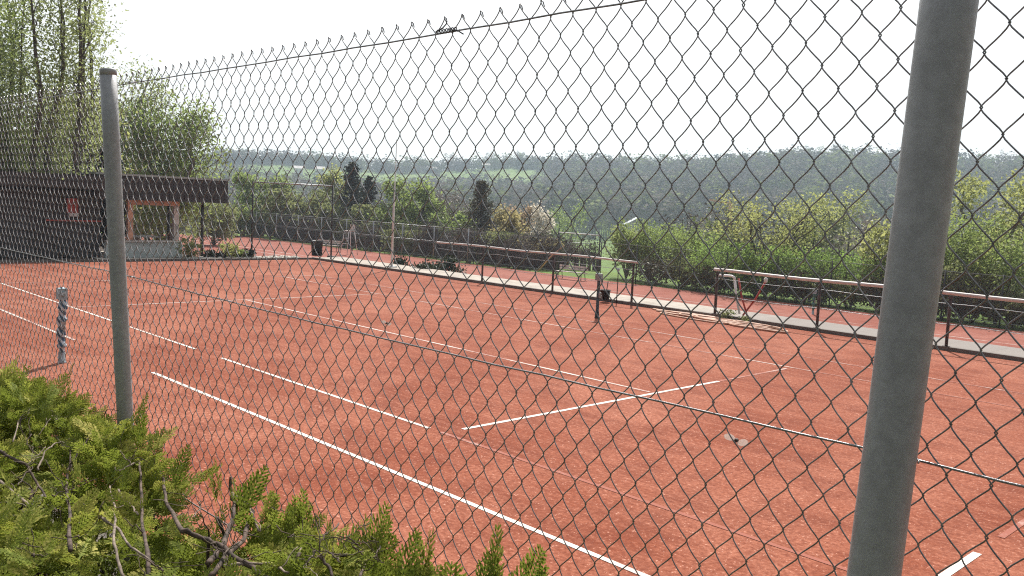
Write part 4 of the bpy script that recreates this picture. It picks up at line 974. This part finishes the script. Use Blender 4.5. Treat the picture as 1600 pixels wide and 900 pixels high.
# tall bare ridge trees that stand out above the wood
for k, (px_, yt, lb) in enumerate(((1303, 222, 'tallest thin bare tree on the forest skyline'), (1262, 232, 'bare tree on the skyline left of the tallest one'), (1345, 234, 'bare tree on the skyline right of the tallest one'), (1562, 232, 'feathery bare tree on the skyline at far right'), (1530, 236, 'small feathery bare tree on the skyline near the right post'), (700, 238, 'lone dark tree on the ridge above the green field'), (764, 238, 'lone tree on the ridge at the right end of the green field'), (808, 232, 'spiky tall tree on the ridge right of the green field'))):
    b_, h_ = TP(px_, yt, 640); tree('ridge_tree', lb, 'tree', b_, h_, 9, 'bare', 600+k, 'bareround', 500, .4, M_BARKG)
# houses, shed, crane across the valley
def house(px_, D, wd, dp, h, rh, label, mw, mr):
    d = ray(px_, 300); c = np.array([CAM[0]+d[0]*D, CAM[1]+d[1]*D]); z = float(terrain(*c)); u_ = np.array([d[0], d[1]]); v_ = np.array([-d[1], d[0]])
    t = thing('house', label, 'house', (*c, z)); P = lambda a, b, zz: np.array([*(c+v_*a+u_*b), z+zz])
    mb = MB(); V = [P(a, b, zz) for zz in (-1, h) for b in (-dp/2, dp/2) for a in (-wd/2, wd/2)]
    mb.add(V, [(0, 2, 3, 1), (4, 5, 7, 6), (0, 1, 5, 4), (2, 6, 7, 3), (0, 4, 6, 2), (1, 3, 7, 5)]); part('wall', mb, mw, t)
    mb = MB(); w2, d2 = wd/2+.4, dp/2+.4
    mb.add([P(-w2, -d2, h+.02), P(w2, -d2, h+.02), P(w2, d2, h+.02), P(-w2, d2, h+.02), P(-w2, 0, h+rh), P(w2, 0, h+rh)], [(3, 2, 1, 0), (0, 1, 5, 4), (2, 3, 4, 5)], [(1, 2, 5), (3, 0, 4)]); part('roof', mb, mr, t)
    for a in ((-wd*.28, wd*.05, wd*.3) if wd > 8 else (-wd*.25, wd*.25)):
        mb = MB(); mb.add([P(a-.5, -dp/2-.02, h*.35), P(a+.5, -dp/2-.02, h*.35), P(a+.5, -dp/2-.02, h*.75), P(a-.5, -dp/2-.02, h*.75), P(a-.5, -dp/2-.1, h*.35), P(a+.5, -dp/2-.1, h*.35), P(a+.5, -dp/2-.1, h*.75), P(a-.5, -dp/2-.1, h*.75)], [(4, 5, 6, 7), (0, 1, 5, 4), (3, 7, 6, 2), (0, 4, 7, 3), (1, 2, 6, 5)]); part('window', mb, M_DARK, t)
M_HW = paint('white_render', (.78, .77, .74), .8, .05, 1); M_HR = paint('grey_roof', (.5, .47, .45), .8, .15, 1)
house(466, 600, 5.5, 6, 3.2, 1.8, 'white house at left on the far ridge', M_HW, M_HR)
house(499, 606, 6, 6, 3, 1.8, 'white house just right of the first on the far ridge', M_HW, M_HR)
house(758, 632, 5, 5, 3, 1.6, 'small pale house on the ridge above the green field', M_HW, M_HR)
house(668, 634, 12, 6, 2.6, 1.4, 'long pale building on the ridge above the green field', M_HW, M_HR)
q = AT(985, 345, 260); t = thing('greenhouse', 'white slanted greenhouse roof below the forest', 'greenhouse', (q[0], q[1], float(terrain(q[0], q[1]))))
zg = float(terrain(q[0], q[1])); d = np.array([_r0[0], _r0[1], 0]); n_ = np.array([-d[1], d[0], 0]); c = np.array([q[0], q[1], zg])
mb = MB(); hh = q[2]-zg
mb.add([c-d*2.4+(0, 0, -.5), c+d*2.4+(0, 0, -.5), c+d*2.4+n_*9+(0, 0, -.5), c-d*2.4+n_*9+(0, 0, -.5), c-d*2.4+(0, 0, hh-1.2), c+d*2.4+(0, 0, hh-.4), c+d*2.4+n_*9+(0, 0, hh-.4), c-d*2.4+n_*9+(0, 0, hh-1.2)], [(0, 1, 5, 4), (1, 2, 6, 5), (2, 3, 7, 6), (3, 0, 4, 7)]); part('wall', mb, M_PALEWOOD, t)
mb = MB(); o_ = np.array([0, 0, .12]); a = [c-d*2.2-n_*.4+(0, 0, hh-1.7), c+d*2.2-n_*.4+(0, 0, hh+.9), c+d*2.2+n_*5+(0, 0, hh+1.0), c-d*2.2+n_*5+(0, 0, hh-1.6)]
mb.add([v for v in a]+[v+o_ for v in a], [(3, 2, 1, 0), (4, 5, 6, 7), (0, 1, 5, 4), (1, 2, 6, 5), (2, 3, 7, 6), (3, 0, 4, 7)]); part('roof', mb, paint('dull_glass_roof', (.5, .54, .55), .5, .15, 2), t)
D_ = 285; p0, p1, p2 = AT(1108, 312, D_), AT(1140, 318, D_), AT(1140, 345, D_); zc = float(terrain(p2[0], p2[1]))
t = thing('crane', 'small orange crane standing among the trees below the forest', 'crane', (p2[0], p2[1], zc)); M_OR = paint('orange_crane_paint', (.62, .2, .05), .5, .1, 2)
mb = MB(); mb.box(p2[0]-.45, p2[0]+.45, p2[1]-.45, p2[1]+.45, zc, p1[2]); part('mast', mb, M_OR, t)
mb = MB(); mb.beam(p0, p1+(p1-p0)*.16, .5, .55); part('jib', mb, M_OR, t)
mb = MB(); mb.add([p1+(-.3, 0, .2), p1+(.3, 0, .2), p1+(0, .4, .2), p1+(0, 0, 2.4)], None, [(0, 1, 3), (1, 2, 3), (2, 0, 3)]); part('tower_peak', mb, M_OR, t)
# goal frames in the meadow
pa, pb = ONY(873, 362, 37.4), ONY(938, 366, 37.4); zg = float(terrain(pa[0], 37.4))
frame('ball_stop_frame', pa[:2], pb[:2], zg, zg, pa[2]-zg, .045, M_DARK, M_WHITE, 'dark posts with pale top bar before the bright meadow', 'ball stop')
D_ = 74; pa, pb = AT(888, 378, D_), AT(922, 380, D_); zg = min(float(terrain(pa[0], pa[1])), float(terrain(pb[0], pb[1])))-.03
t = frame('football_goal', pa[:2], pb[:2], zg, zg, pa[2]-zg, .06, M_WHITE, M_WHITE, 'small white goal standing on the bright meadow', 'goal')
pa, pb = ONY(838, 392, 36.0), ONY(878, 384, 36.0); mb = MB(); mb.tube([(pa[0], 36.2, -1.58), (pa[0]*.5+pb[0]*.5, 36.2, pa[2]*.5-.4), (pb[0], 36.2, pb[2])], [.05, .05, .035], 8)
solo('leaning_pole', mb, M_ORWOOD, 'orange wooden pole leaning in the shrubs before the meadow', 'pole', (pa[0], 36.2, -1.58), smooth=True)

# ------------------------------------------------------------------ haze over the valley
mb = MB(); mb.box(-995, 690, -215, 1130, -20, 95)
m = N('valley_haze'); pv = m.n('ShaderNodeVolumePrincipled'); pv.inputs['Color'].default_value = (.7, .84, 1, 1); pv.inputs['Density'].default_value = .0005; pv.inputs['Anisotropy'].default_value = .2
m.l(pv.outputs[0], m.out.inputs['Volume'])
struct('haze', mb, m.m, kind='stuff')
